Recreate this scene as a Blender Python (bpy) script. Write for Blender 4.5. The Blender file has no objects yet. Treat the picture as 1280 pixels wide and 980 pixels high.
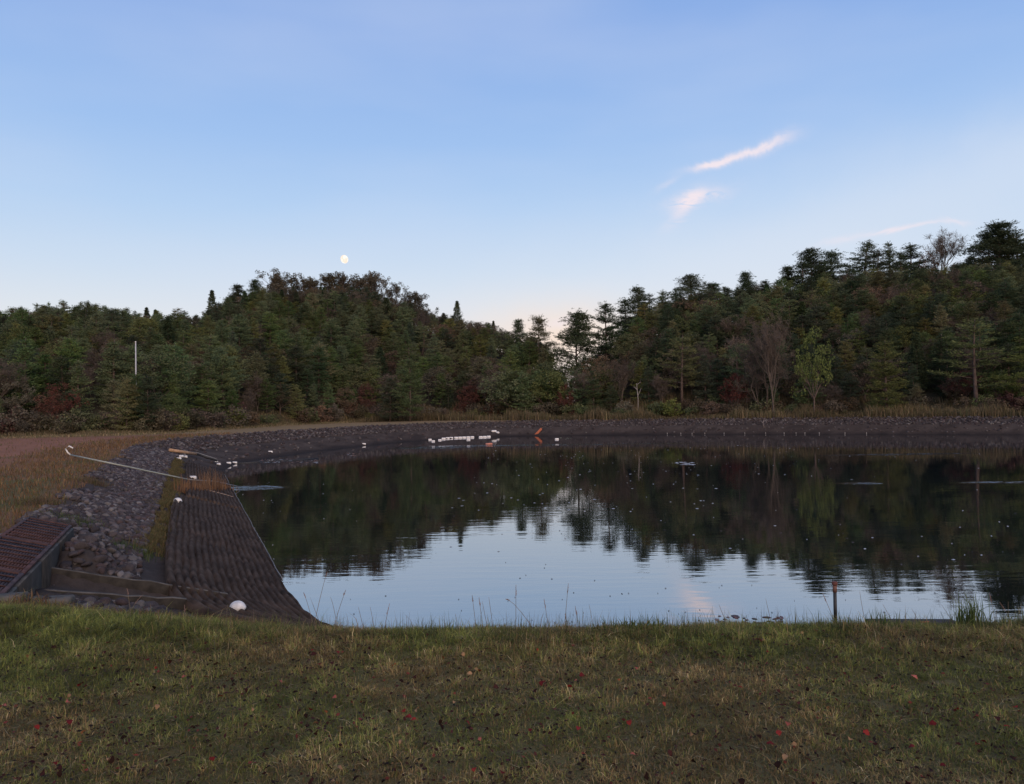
import bpy, math, random
import numpy as np
from mathutils import Vector, Matrix

random.seed(7)
RNG = np.random.default_rng(11)
SC = bpy.context.scene
COL = SC.collection
R = math.radians

# ------------------------------------------------------------------ camera
F = 967.0
CAM = Vector((0.0, 0.0, 4.0))
PITCH, ROLL = R(0.89), R(-0.9)
ROT = Matrix.Rotation(R(90) + PITCH, 4, 'X') @ Matrix.Rotation(ROLL, 4, 'Z')
cd = bpy.data.cameras.new('camera')
cd.sensor_width = 36.0
cd.lens = 36.0 * F / 1280.0
cd.clip_end = 9000
cam = bpy.data.objects.new('camera', cd)
COL.objects.link(cam)
cam.matrix_world = Matrix.Translation(CAM) @ ROT
SC.camera = cam

# ------------------------------------------------------------------ world: dusk sky after sunset
SUN_EL, SUN_ROT = R(1.0), R(180)
world = bpy.data.worlds.new('World')
SC.world = world
world.use_nodes = True
NT = world.node_tree
NT.nodes.clear()


def NN(nt, typ, **kw):
    n = nt.nodes.new(typ)
    ins = kw.pop('ins', {})
    for k, v in kw.items():
        setattr(n, k, v)
    for k, v in ins.items():
        if isinstance(v, bpy.types.NodeSocket):
            nt.links.new(v, n.inputs[k])
        else:
            n.inputs[k].default_value = v
    return n


def math_n(nt, op, a, b=0.0, c=None, clamp=False):
    n = nt.nodes.new('ShaderNodeMath')
    n.operation = op
    n.use_clamp = clamp
    for i, v in enumerate((a, b, c)):
        if v is None:
            continue
        if isinstance(v, bpy.types.NodeSocket):
            nt.links.new(v, n.inputs[i])
        else:
            n.inputs[i].default_value = v
    return n.outputs[0]


def mix_c(nt, fac, a, b, blend='MIX'):
    n = nt.nodes.new('ShaderNodeMix')
    n.data_type = 'RGBA'
    n.blend_type = blend
    n.clamp_factor = True
    for idx, v in ((0, fac), (6, a), (7, b)):
        if isinstance(v, bpy.types.NodeSocket):
            nt.links.new(v, n.inputs[idx])
        else:
            n.inputs[idx].default_value = v if idx == 0 or len(v) == 4 else (*v, 1)
    return n.outputs[2]


def ramp_n(nt, fac, stops, interp='LINEAR'):
    n = nt.nodes.new('ShaderNodeValToRGB')
    cr = n.color_ramp
    cr.interpolation = interp
    while len(cr.elements) > 1:
        cr.elements.remove(cr.elements[-1])
    for i, (p, c) in enumerate(stops):
        e = cr.elements[0] if i == 0 else cr.elements.new(p)
        e.position = p
        e.color = c if len(c) == 4 else (*c, 1)
    if isinstance(fac, bpy.types.NodeSocket):
        nt.links.new(fac, n.inputs[0])
    return n.outputs[0]


def srgb(r, g, b):
    f = lambda c: (c / 255) / 12.92 if c <= 10 else ((c / 255 + 0.055) / 1.055) ** 2.4
    return (f(r), f(g), f(b))


def build_world():
    nt = NT
    tc = NN(nt, 'ShaderNodeTexCoord')
    sep = NN(nt, 'ShaderNodeSeparateXYZ', ins={0: tc.outputs['Generated']})
    x, y, z = sep.outputs
    zc = math_n(nt, 'MAXIMUM', z, 0.0)
    east = ramp_n(nt, zc, [
        (0.00, srgb(238, 218, 206)),
        (0.06, srgb(234, 226, 224)),
        (0.11, srgb(221, 227, 235)),
        (0.17, srgb(200, 218, 239)),
        (0.24, srgb(178, 206, 240)),
        (0.32, srgb(157, 191, 237)),
        (0.44, srgb(138, 173, 229)),
        (1.00, srgb(92, 128, 188))])
    west = ramp_n(nt, zc, [
        (0.00, (1.9, 1.15, 0.70)),
        (0.10, (1.5, 1.15, 0.90)),
        (0.30, (0.75, 0.85, 1.05)),
        (0.60, (0.35, 0.50, 0.85)),
        (1.00, srgb(92, 128, 190))])
    wf = math_n(nt, 'MULTIPLY_ADD', y, -0.8, 0.25, clamp=True)
    sky = mix_c(nt, wf, east, west)
    # broad soft unevenness of thin high cloud
    nz = NN(nt, 'ShaderNodeTexNoise', ins={'Vector': NN(nt, 'ShaderNodeMapping', ins={'Vector': tc.outputs['Generated'], 'Scale': (1.2, 1.2, 4.0)}).outputs[0], 'Scale': 1.6, 'Detail': 4.0})
    sky = mix_c(nt, math_n(nt, 'MULTIPLY', math_n(nt, 'SUBTRACT', nz.outputs[0], 0.42, clamp=True), 0.8), sky, srgb(214, 220, 238))
    # peach streak low over the valley
    yy = math_n(nt, 'MAXIMUM', y, 0.05)
    u = math_n(nt, 'DIVIDE', x, yy)
    v = math_n(nt, 'DIVIDE', z, yy)
    wisp = NN(nt, 'ShaderNodeTexNoise', ins={'Vector': tc.outputs['Generated'], 'Scale': 9.0, 'Detail': 9.0, 'Roughness': 0.62, 'Distortion': 0.6})
    wn = wisp.outputs[0]
    fine = NN(nt, 'ShaderNodeTexNoise', ins={'Vector': NN(nt, 'ShaderNodeMapping', ins={'Vector': tc.outputs['Generated'], 'Rotation': (0, R(20), 0), 'Scale': (10, 10, 46)}).outputs[0], 'Scale': 2.2, 'Detail': 8.0, 'Roughness': 0.65, 'Distortion': 1.2})
    fn = fine.outputs[0]

    def cloud(px, py, slope, la, lb, amp, streak=1.0):
        h = 505 - (px - 640) * 0.0157
        u0, v0 = (px - 640) / F, (h - py) / F
        c, s = math.cos(slope), math.sin(slope)
        du = math_n(nt, 'SUBTRACT', u, u0)
        dv = math_n(nt, 'SUBTRACT', v, v0)
        a = math_n(nt, 'DIVIDE', math_n(nt, 'ADD', math_n(nt, 'MULTIPLY', du, c), math_n(nt, 'MULTIPLY', dv, s)), la)
        b0 = math_n(nt, 'SUBTRACT', math_n(nt, 'MULTIPLY', dv, c), math_n(nt, 'MULTIPLY', du, s))
        b0 = math_n(nt, 'ADD', b0, math_n(nt, 'MULTIPLY_ADD', wn, 0.05, -0.025))
        b = math_n(nt, 'DIVIDE', b0, lb)
        r2 = math_n(nt, 'ADD', math_n(nt, 'MULTIPLY', a, a), math_n(nt, 'MULTIPLY', b, b))
        g = math_n(nt, 'EXPONENT', math_n(nt, 'MULTIPLY', r2, -1.0))
        t = math_n(nt, 'MULTIPLY_ADD', fn, 3.0 * streak, -1.5 * streak + 1.0, clamp=True)
        front = math_n(nt, 'GREATER_THAN', y, 0.1)
        return math_n(nt, 'MULTIPLY', math_n(nt, 'MULTIPLY', math_n(nt, 'MULTIPLY', g, t), amp), front)
    tot = None
    for args in ((928, 192, R(15), 0.050, 0.0052, 0.95, 0.5), (975, 178, R(22), 0.030, 0.008, 0.45, 1.0),
                 (893, 201, R(12), 0.022, 0.004, 0.7, 0.4),
                 (874, 245, R(14), 0.036, 0.009, 0.75, 1.7), (860, 258, R(48), 0.030, 0.010, 0.6, 1.7),
                 (838, 228, R(30), 0.016, 0.004, 0.25, 1.0),
                 (1122, 290, R(9), 0.028, 0.0026, 0.7, 0.5), (1165, 282, R(8), 0.030, 0.0028, 0.45, 1.0), (1200, 276, R(-4), 0.018, 0.0035, 0.4, 1.0),
                 (1060, 302, R(12), 0.035, 0.005, 0.35, 1.0),
                 (705, 402, R(4), 0.022, 0.006, 0.5, 0.2)):
        c = cloud(*args)
        tot = c if tot is None else math_n(nt, 'ADD', tot, c)
    # thin pale veil of high cloud slanting up to the right
    q = math_n(nt, 'DIVIDE', math_n(nt, 'SUBTRACT', v, math_n(nt, 'MULTIPLY_ADD', u, 0.30, 0.09)), 0.085)
    q = math_n(nt, 'ADD', q, math_n(nt, 'MULTIPLY_ADD', wn, 0.8, -0.4))
    veil = math_n(nt, 'EXPONENT', math_n(nt, 'MULTIPLY', math_n(nt, 'MULTIPLY', q, q), -1.0))
    veil = math_n(nt, 'MULTIPLY', math_n(nt, 'MULTIPLY', veil, 0.42), math_n(nt, 'GREATER_THAN', y, 0.1))
    sky = mix_c(nt, veil, sky, srgb(222, 228, 240))
    sky = mix_c(nt, cloud(705, 425, 0.0, 0.12, 0.045, 0.8, 0.0), sky, srgb(248, 224, 206))
    sky = mix_c(nt, math_n(nt, 'MINIMUM', tot, 1.0), sky, srgb(240, 228, 236))
    ns = NN(nt, 'ShaderNodeTexSky', sky_type='NISHITA')
    ns.sun_disc = False
    ns.sun_elevation = SUN_EL
    ns.sun_rotation = SUN_ROT
    bg1 = NN(nt, 'ShaderNodeBackground', ins={'Color': sky, 'Strength': 1.0})
    bg2 = NN(nt, 'ShaderNodeBackground', ins={'Color': ns.outputs[0], 'Strength': 0.02})
    add = NN(nt, 'ShaderNodeAddShader')
    nt.links.new(bg1.outputs[0], add.inputs[0])
    nt.links.new(bg2.outputs[0], add.inputs[1])
    out = NN(nt, 'ShaderNodeOutputWorld')
    nt.links.new(add.outputs[0], out.inputs[0])


build_world()
ld = bpy.data.lights.new('afterglow', 'SUN')
ld.energy = 2.0
ld.angle = R(50)
ld.color = (1.0, 0.74, 0.54)
sun = bpy.data.objects.new('afterglow', ld)
COL.objects.link(sun)
sun.rotation_euler = (R(62), 0, R(22))
SC.view_settings.view_transform = 'Standard'
SC.view_settings.look = 'None'
SC.view_settings.exposure = 0.0
SC.view_settings.gamma = 1.0
SC.cycles.max_bounces = 6
SC.cycles.diffuse_bounces = 3
SC.cycles.glossy_bounces = 3
SC.cycles.transmission_bounces = 2
SC.cycles.transparent_max_bounces = 4
SC.cycles.use_denoising = True
SC.cycles.sample_clamp_indirect = 4.0


# ------------------------------------------------------------------ helpers
def hor(px):
    return 505 - (px - 640) * 0.0157


def ray(px, py):
    d = Vector(((px - 640) / F, -(py - 490) / F, -1.0))
    return (ROT.to_3x3() @ d).normalized()


def _hash(ix, iy, seed):
    n = (ix * 374761393 + iy * 668265263 + seed * 974711) & 0x7fffffff
    n = ((n ^ (n >> 13)) * 1274126177) & 0x7fffffff
    return ((n ^ (n >> 16)) & 0xffff) / 65535.0


def vnoise(x, y, seed=0):
    x = np.asarray(x, float); y = np.asarray(y, float)
    ix = np.floor(x).astype(np.int64); iy = np.floor(y).astype(np.int64)
    fx = x - ix; fy = y - iy
    fx = fx * fx * (3 - 2 * fx); fy = fy * fy * (3 - 2 * fy)
    a = _hash(ix, iy, seed); b = _hash(ix + 1, iy, seed)
    c = _hash(ix, iy + 1, seed); d = _hash(ix + 1, iy + 1, seed)
    return (a * (1 - fx) + b * fx) * (1 - fy) + (c * (1 - fx) + d * fx) * fy


def fbm(x, y, oct=4, seed=0):
    s = 0; a = 0.5; t = 0
    for i in range(oct):
        s = s + a * vnoise(x * 2 ** i, y * 2 ** i, seed + i * 17)
        t += a; a *= 0.5
    return s / t


def sstep(a, b, x):
    t = np.clip((x - a) / (b - a), 0, 1)
    return t * t * (3 - 2 * t)


# ------------------------------------------------------------------ pond outline and terrain
OUT0 = [(-3.1, 12.2), (-18.5, 49.0), (-20.4, 58), (-17.8, 71.6), (-12.5, 86), (-7.6, 92.3), (-2, 97), (15.6, 95.5), (33, 90),
        (53, 81), (75, 65), (72, 28), (50, 12.2)]


def chaikin(p, closed=True, w=0.25):
    q = []
    n = len(p)
    for i in range(n):
        a, b = np.array(p[i]), np.array(p[(i + 1) % n])
        L = np.linalg.norm(b - a)
        f = min(w, 1.6 / L) if True else w
        q.append(tuple(a + (b - a) * f)); q.append(tuple(a + (b - a) * (1 - f)))
    return q


OUT = OUT0
for w in (0.25, 0.25, 0.25):
    OUT = chaikin(OUT, w=w)
OUTA = np.array(OUT)


def sdist(x, y):
    """signed distance to the waterline, positive on land"""
    x = np.asarray(x, float); y = np.asarray(y, float)
    sh = x.shape
    x = x.ravel(); y = y.ravel()
    best = np.full(x.shape, 1e9); inside = np.zeros(x.shape, bool)
    n = len(OUTA)
    for i in range(n):
        ax, ay = OUTA[i]; bx, by = OUTA[(i + 1) % n]
        dx, dy = bx - ax, by - ay
        t = np.clip(((x - ax) * dx + (y - ay) * dy) / (dx * dx + dy * dy + 1e-12), 0, 1)
        d = np.hypot(x - ax - t * dx, y - ay - t * dy)
        best = np.minimum(best, d)
        cond = ((ay > y) != (by > y))
        xi = ax + (y - ay) * dx / (dy if abs(dy) > 1e-9 else 1e-9)
        inside ^= cond & (x < xi)
    return np.where(inside, -best, best).reshape(sh)


# px, skyline y (canopy), crest depth, foot depth, canopy height
SKY = [(-500, 392, 135, 66, 5.5), (0, 392, 132, 71, 5.5), (120, 388, 135, 72, 5.5), (200, 396, 140, 74, 5.5), (250, 394, 150, 80, 6),
       (285, 372, 165, 86, 6.5), (350, 354, 172, 98, 6.5), (440, 352, 175, 112, 6.5), (500, 364, 175, 117, 6.5), (560, 386, 172, 115, 6.5),
       (620, 406, 165, 112, 5.0), (665, 430, 152, 109, 4.5), (692, 452, 146, 109, 4.5), (715, 472, 140, 108, 5.0), (760, 430, 140, 106, 6), (800, 387, 145, 105, 6.2),
       (870, 364, 150, 103, 6.5), (940, 360, 152, 101, 6.5), (1010, 354, 155, 99, 6), (1080, 346, 158, 97, 6), (1180, 342, 160, 93, 6),
       (1280, 330, 160, 89, 6.5), (1800, 330, 160, 84, 6.5)]
SK = np.array(SKY, float)
SK_U = (SK[:, 0] - 640) / F
SK_FOOT = SK[:, 3]
SK_CREST = SK[:, 2]
SK_Z = 4 + (505 - (SK[:, 0] - 640) * 0.0157 - SK[:, 1]) / F * SK[:, 2] - SK[:, 4]


CH_O = np.array([-7.5, 12.45]); CH_A = np.array([0.868, 0.497]); CH_B = np.array([0.497, -0.868]); CH_W = 1.4
IN_O = np.array([-8.47, 14.9]); IN_D = np.array([0.387, -0.922]); IN_N = np.array([-0.922, -0.387])


def cut(x, y, z):
    """the sunk channel and the pit under the gratings"""
    a = (x - CH_O[0]) * CH_A[0] + (y - CH_O[1]) * CH_A[1]
    b = (x - CH_O[0]) * CH_B[0] + (y - CH_O[1]) * CH_B[1]
    m = sstep(-0.5, -0.35, a) * (1 - sstep(2.5, 3.1, a)) * sstep(0.0, 0.14, b) * (1 - sstep(CH_W - 0.14, CH_W, b))
    z = z * (1 - m) + m * np.minimum(z, 1.27 - 0.29 * a)
    m = sstep(-2.2, -1.2, a) * (1 - sstep(2.6, 3.4, a)) * sstep(CH_W - 0.1, CH_W + 0.1, b) * (1 - sstep(CH_W + 1.2, CH_W + 1.9, b))
    z = z - m * 0.15 * sstep(1.0, 1.6, z)
    t = (x - IN_O[0]) * IN_D[0] + (y - IN_O[1]) * IN_D[1]
    w = (x - IN_O[0]) * IN_N[0] + (y - IN_O[1]) * IN_N[1]
    m = sstep(-0.05, 0.1, t) * (1 - sstep(6.9, 7.05, t)) * sstep(0.05, 0.15, w) * (1 - sstep(0.6, 0.7, w))
    z = z * (1 - m) + m * 1.0
    m = sstep(-0.1, 0.1, t) * (1 - sstep(1.8, 2.2, t)) * sstep(-0.9, -0.35, w) * (1 - sstep(-0.03, 0.0, w))
    return np.maximum(z, z * (1 - m) + m * 1.60)


def H(x, y, detail=True):
    x = np.asarray(x, float); y = np.asarray(y, float)
    s = sdist(x, y)
    # crest height: lawn dam at the camera, lower all round the pond
    cy = np.interp(x, [-9, -4.2, -2.5, 0, 4, 12], [6.6, 6.2, 5.75, 5.5, 5.6, 5.8]) + 0.25 * (vnoise(x * 0.9, y * 0, 5) - 0.5) + 0.14 * (vnoise(x * 2.7, y * 0, 6) - 0.5)
    wdt = np.interp(x, [-6, -3], [1.4, 3.0])
    P = 1.8 + np.interp(x, [-4, -2.5, -1.5, 1.5, 3.4, 4.2], [0.60, 0.565, 0.535, 0.535, 0.545, 0.575]) * (1 - sstep(cy - 0.05, cy + wdt, y))
    P = P + 0.12 * (fbm(x * 0.12, y * 0.12, 3, 3) - 0.5) * sstep(9, 14, y)
    slope = np.interp(x, [-3, 0], [0.36, 0.36])
    bank = np.where(s < 0, s * 0.3, s * slope)
    k = 0.16
    hh = np.clip(0.5 + 0.5 * (bank - P) / k, 0, 1)
    P = P + (0.045 * (vnoise(x * 1.6, y * 1.6, 7) - 0.5) + 0.030 * (vnoise(x * 5, y * 5, 8) - 0.5)) * (1 - sstep(6, 9, y))
    z = bank * (1 - hh) + P * hh - k * hh * (1 - hh)
    z = np.maximum(z, -2.0)
    u = x / np.maximum(y, 40)
    yf = np.interp(u, SK_U, SK_FOOT); yc = np.interp(u, SK_U, SK_CREST); zc = np.interp(u, SK_U, SK_Z)
    t = (y - yf) / (yc - yf)
    tt = np.clip(t, 0, 1)
    g = np.sin(tt * math.pi / 2) ** 1.12
    over = np.clip(t - 1, 0, 3)
    g = g - 0.22 * np.minimum(over, 1.5) * over / (over + 0.4)
    z = z + np.where(t > 0, (zc - 1.8) * g, 0)
    z = cut(x, y, z)
    if detail:
        z = z + np.where(t > 0, np.minimum(t * 6, 1) * 1.6 * (fbm(x * 0.06, y * 0.06, 3, 9) - 0.5), 0)
        z = z + 0.05 * (fbm(x * 1.3, y * 1.3, 3, 21) - 0.5) * sstep(0.0, 1.0, s)
    return z


def h1(x, y):
    return float(H(np.array([x]), np.array([y]))[0])


def hit(px, py, lift=0.0):
    """the point of the ground (or the water) that pixel looks at"""
    d = ray(px, py)
    t = np.concatenate([np.arange(2, 30, 0.05), np.arange(30, 260, 0.25)])
    X = CAM.x + d.x * t; Y = CAM.y + d.y * t; Z = CAM.z + d.z * t
    g = np.maximum(H(X, Y), 0.0) + lift
    i = int(np.argmax(Z < g)) if (Z < g).any() else len(t) - 1
    return Vector((X[i], Y[i], max(Z[i], 0.0 + lift)))


def at(px, py, Y):
    d = ray(px, py)
    return CAM + d * (Y / d.y)


def mesh(name, V, Fs, mats=(), smooth=False, cols=None):
    """V (n,3); Fs list of index arrays (each (k,3) or (k,4))"""
    me = bpy.data.meshes.new(name)
    V = np.asarray(V, np.float32)
    if isinstance(Fs, np.ndarray):
        Fs = [Fs]
    Fs = [np.asarray(f, np.int32) for f in Fs if len(f)]
    me.vertices.add(len(V))
    me.vertices.foreach_set('co', V.ravel())
    idx = np.concatenate([f.ravel() for f in Fs])
    tot = np.concatenate([np.full(len(f), f.shape[1], np.int32) for f in Fs])
    st = np.concatenate([[0], np.cumsum(tot)[:-1]]).astype(np.int32)
    me.loops.add(len(idx)); me.loops.foreach_set('vertex_index', idx)
    me.polygons.add(len(tot)); me.polygons.foreach_set('loop_start', st)
    if smooth:
        me.polygons.foreach_set('use_smooth', np.ones(len(tot), bool))
    for m in mats:
        me.materials.append(m)
    if cols is not None:
        a = me.color_attributes.new('Col', 'FLOAT_COLOR', 'POINT')
        c = np.ones((len(V), 4), np.float32); c[:, :3] = cols
        a.data.foreach_set('color', c.ravel())
    me.update(calc_edges=True)
    me.validate()
    return me


class MB:
    """collects geometry for one mesh"""
    def __init__(s):
        s.v = []; s.t = []; s.q = []; s.n = 0

    def add(s, V, T=None, Q=None):
        V = np.asarray(V, float).reshape(-1, 3)
        if T is not None and len(T): s.t.append(np.asarray(T, int) + s.n)
        if Q is not None and len(Q): s.q.append(np.asarray(Q, int) + s.n)
        s.v.append(V); s.n += len(V)

    def tube(s, pts, rad, n=6, cap=True):
        pts = [np.array(p, float) for p in pts]
        if np.isscalar(rad): rad = [rad] * len(pts)
        rings = []
        for i, p in enumerate(pts):
            d = pts[min(i + 1, len(pts) - 1)] - pts[max(i - 1, 0)]
            d = d / (np.linalg.norm(d) + 1e-9)
            a = np.array([0, 0, 1.0]) if abs(d[2]) < 0.9 else np.array([1.0, 0, 0])
            e = np.cross(d, a); e /= np.linalg.norm(e); f = np.cross(d, e)
            th = np.arange(n) * 2 * math.pi / n
            rings.append(p + rad[i] * (np.cos(th)[:, None] * e + np.sin(th)[:, None] * f))
        V = np.concatenate(rings); Q = []
        for i in range(len(pts) - 1):
            for k in range(n):
                Q.append((i * n + k, i * n + (k + 1) % n, (i + 1) * n + (k + 1) % n, (i + 1) * n + k))
        T = []
        if cap:
            V = np.concatenate([V, [pts[0]], [pts[-1]]])
            a, b = len(V) - 2, len(V) - 1
            o = (len(pts) - 1) * n
            for k in range(n):
                T.append((a, (k + 1) % n, k)); T.append((b, o + k, o + (k + 1) % n))
        s.add(V, T, Q)

    def box(s, c, ax, ay, az, bev=0.0):
        """centre and three half-axis vectors"""
        c, ax, ay, az = (np.array(k, float) for k in (c, ax, ay, az))
        if bev <= 0:
            V = [c + i * ax + j * ay + k * az for k in (-1, 1) for j in (-1, 1) for i in (-1, 1)]
            Q = [(0, 2, 3, 1), (4, 5, 7, 6), (0, 1, 5, 4), (2, 6, 7, 3), (0, 4, 6, 2), (1, 3, 7, 5)]
            s.add(V, None, Q)
            return
        la, lb, lc = (np.linalg.norm(k) for k in (ax, ay, az))
        b = min(bev, 0.45 * min(la, lb, lc))
        V = []; idx = {}
        for k in (-1, 1):
            for j in (-1, 1):
                for i in (-1, 1):
                    for m in range(3):
                        f = [1 - b / la, 1 - b / lb, 1 - b / lc]; f[m] = 1
                        idx[(i, j, k, m)] = len(V)
                        V.append(c + i * ax * f[0] + j * ay * f[1] + k * az * f[2])
        Q = []; T = []
        for m in range(3):
            o = [n for n in range(3) if n != m]
            for sg in (-1, 1):
                cyc = []
                for (p, q) in ((-1, -1), (1, -1), (1, 1), (-1, 1)):
                    t3 = [0, 0, 0]; t3[m] = sg; t3[o[0]] = p; t3[o[1]] = q
                    cyc.append(idx[(*t3, m)])
                Q.append(cyc)
        for m in range(3):
            o = [n for n in range(3) if n != m]
            for p in (-1, 1):
                for q in (-1, 1):
                    a = [0, 0, 0]; a[o[0]] = p; a[o[1]] = q
                    lo = list(a); lo[m] = -1; hi = list(a); hi[m] = 1
                    Q.append((idx[(*lo, o[0])], idx[(*hi, o[0])], idx[(*hi, o[1])], idx[(*lo, o[1])]))
        for k in (-1, 1):
            for j in (-1, 1):
                for i in (-1, 1):
                    T.append([idx[(i, j, k, m)] for m in range(3)])
        s.add(V, T, Q)

    def mesh(s, name, mats, smooth=False, fix=True):
        V = np.concatenate(s.v)
        Fs = []
        if s.t: Fs.append(np.concatenate(s.t))
        if s.q: Fs.append(np.concatenate(s.q))
        me = mesh(name, V, Fs, mats, smooth)
        if fix:
            import bmesh
            bm = bmesh.new(); bm.from_mesh(me)
            bmesh.ops.recalc_face_normals(bm, faces=bm.faces)
            bm.to_mesh(me); bm.free()
        return me


def link(o, parent=None):
    COL.objects.link(o)
    if parent is not None: o.parent = parent
    return o


def tag(o, label=None, cat=None, group=None, kind=None):
    if label: o['label'] = label
    if cat: o['category'] = cat
    if group: o['group'] = group
    if kind: o['kind'] = kind
    return o


def obj(name, me, parent=None, loc=None):
    o = bpy.data.objects.new(name, me)
    if loc is not None: o.location = loc
    return link(o, parent)


def empty(name, loc, rz=0.0):
    o = bpy.data.objects.new(name, None)
    o.empty_display_size = 0.3
    o.location = loc; o.rotation_euler = (0, 0, rz)
    return link(o)


# ------------------------------------------------------------------ materials
def mat(name, col, rough=0.8, nscale=None, amp=0.25, col2=None, bump=0.0, spec=0.3, metallic=0.0, coord='Object', detail=5.0, rand=0.0, trans=0.0):
    m = bpy.data.materials.new(name)
    m.use_nodes = True
    nt = m.node_tree
    b = nt.nodes['Principled BSDF']
    b.inputs['Roughness'].default_value = rough
    b.inputs['Metallic'].default_value = metallic
    b.inputs['Specular IOR Level'].default_value = spec
    base = None
    if nscale:
        tc = NN(nt, 'ShaderNodeTexCoord')
        n = NN(nt, 'ShaderNodeTexNoise', ins={'Vector': tc.outputs[coord], 'Scale': nscale, 'Detail': detail, 'Roughness': 0.6})
        lo = tuple(c * (1 - amp) for c in col); hi = tuple(c * (1 + amp) for c in col)
        if col2: hi = col2; lo = col
        base = ramp_n(nt, n.outputs[0], [(0.32, lo), (0.68, hi)])
        if bump:
            bn = NN(nt, 'ShaderNodeBump', ins={'Height': n.outputs[0], 'Strength': bump, 'Distance': 0.02})
            nt.links.new(bn.outputs[0], b.inputs['Normal'])
    if rand:
        oi = NN(nt, 'ShaderNodeObjectInfo')
        f = math_n(nt, 'MULTIPLY_ADD', oi.outputs['Random'], 2 * rand, 1 - rand)
        base = mix_c(nt, 1.0, base if base else (*col, 1), NN(nt, 'ShaderNodeCombineColor', ins={0: f, 1: f, 2: f}).outputs[0], 'MULTIPLY')
    if base is not None:
        nt.links.new(base, b.inputs['Base Color'])
    else:
        b.inputs['Base Color'].default_value = (*col, 1)
    return m


def leaf_mat(name, cols, hue=0.03, vrand=0.3, trans=0.25, scale=0.9):
    """foliage: clumps of different leaf colour through the crown, every tree a little different"""
    m = bpy.data.materials.new(name)
    m.use_nodes = True
    nt = m.node_tree
    nt.nodes.clear()
    geo = NN(nt, 'ShaderNodeNewGeometry')
    tc = NN(nt, 'ShaderNodeTexCoord')
    oi = NN(nt, 'ShaderNodeObjectInfo')
    n = NN(nt, 'ShaderNodeTexNoise', noise_dimensions='4D', ins={'Vector': tc.outputs['Object'], 'W': math_n(nt, 'MULTIPLY', oi.outputs['Random'], 40.0), 'Scale': scale, 'Detail': 3.0, 'Roughness': 0.7})
    f = math_n(nt, 'ADD', math_n(nt, 'MULTIPLY', n.outputs[0], 0.75), math_n(nt, 'MULTIPLY', geo.outputs['Random Per Island'], 0.25))
    k = len(cols)
    base = ramp_n(nt, f, [(0.3 + 0.4 * i / max(1, k - 1), c) for i, c in enumerate(cols)])
    hs = NN(nt, 'ShaderNodeHueSaturation', ins={'Color': base,
            'Hue': math_n(nt, 'MULTIPLY_ADD', math_n(nt, 'FRACT', math_n(nt, 'MULTIPLY', oi.outputs['Random'], 17.3)), hue * 2, 0.5 - hue),
            'Saturation': math_n(nt, 'MULTIPLY_ADD', math_n(nt, 'FRACT', math_n(nt, 'MULTIPLY', oi.outputs['Random'], 7.7)), 0.35, 0.60),
            'Value': math_n(nt, 'MULTIPLY_ADD', oi.outputs['Random'], 2 * vrand, 1 - vrand)})
    d = NN(nt, 'ShaderNodeBsdfDiffuse', ins={'Color': hs.outputs[0]})
    t = NN(nt, 'ShaderNodeBsdfTranslucent', ins={'Color': hs.outputs[0]})
    mx = NN(nt, 'ShaderNodeMixShader', ins={0: trans})
    nt.links.new(d.outputs[0], mx.inputs[1]); nt.links.new(t.outputs[0], mx.inputs[2])
    out = NN(nt, 'ShaderNodeOutputMaterial')
    nt.links.new(mx.outputs[0], out.inputs[0])
    return m


def col_mat(name, rough=0.85, trans=0.0, nscale=0, namp=0.2, bump=0.0, spec=0.2):
    """base colour from the mesh's own colour attribute"""
    m = bpy.data.materials.new(name)
    m.use_nodes = True
    nt = m.node_tree
    b = nt.nodes['Principled BSDF']
    b.inputs['Roughness'].default_value = rough
    b.inputs['Specular IOR Level'].default_value = spec
    a = NN(nt, 'ShaderNodeAttribute', attribute_name='Col')
    c = a.outputs['Color']
    if nscale:
        tc = NN(nt, 'ShaderNodeTexCoord')
        n = NN(nt, 'ShaderNodeTexNoise', ins={'Vector': tc.outputs['Object'], 'Scale': nscale, 'Detail': 8.0, 'Roughness': 0.65})
        n2 = NN(nt, 'ShaderNodeTexNoise', ins={'Vector': tc.outputs['Object'], 'Scale': nscale * 0.13, 'Detail': 5.0})
        s = math_n(nt, 'ADD', math_n(nt, 'MULTIPLY', n.outputs[0], 0.6), math_n(nt, 'MULTIPLY', n2.outputs[0], 0.4))
        g = math_n(nt, 'MULTIPLY_ADD', s, 4 * namp, 1 - 2 * namp)
        c = mix_c(nt, 1.0, c, NN(nt, 'ShaderNodeCombineColor', ins={0: g, 1: g, 2: g}).outputs[0], 'MULTIPLY')
        if bump:
            bn = NN(nt, 'ShaderNodeBump', ins={'Height': n.outputs[0], 'Strength': bump, 'Distance': 0.05})
            nt.links.new(bn.outputs[0], b.inputs['Normal'])
    nt.links.new(c, b.inputs['Base Color'])
    if trans:
        t = NN(nt, 'ShaderNodeBsdfTranslucent', ins={'Color': c})
        mx = NN(nt, 'ShaderNodeMixShader', ins={0: trans})
        nt.links.new(b.outputs[0], mx.inputs[1]); nt.links.new(t.outputs[0], mx.inputs[2])
        nt.links.new(mx.outputs[0], nt.nodes['Material Output'].inputs[0])
    return m


# ------------------------------------------------------------------ the ground sheet
def axis(*segs):
    out = []
    for a, b, st in segs:
        out.append(np.arange(a, b, st))
    out.append([segs[-1][1]])
    return np.concatenate(out)


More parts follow.
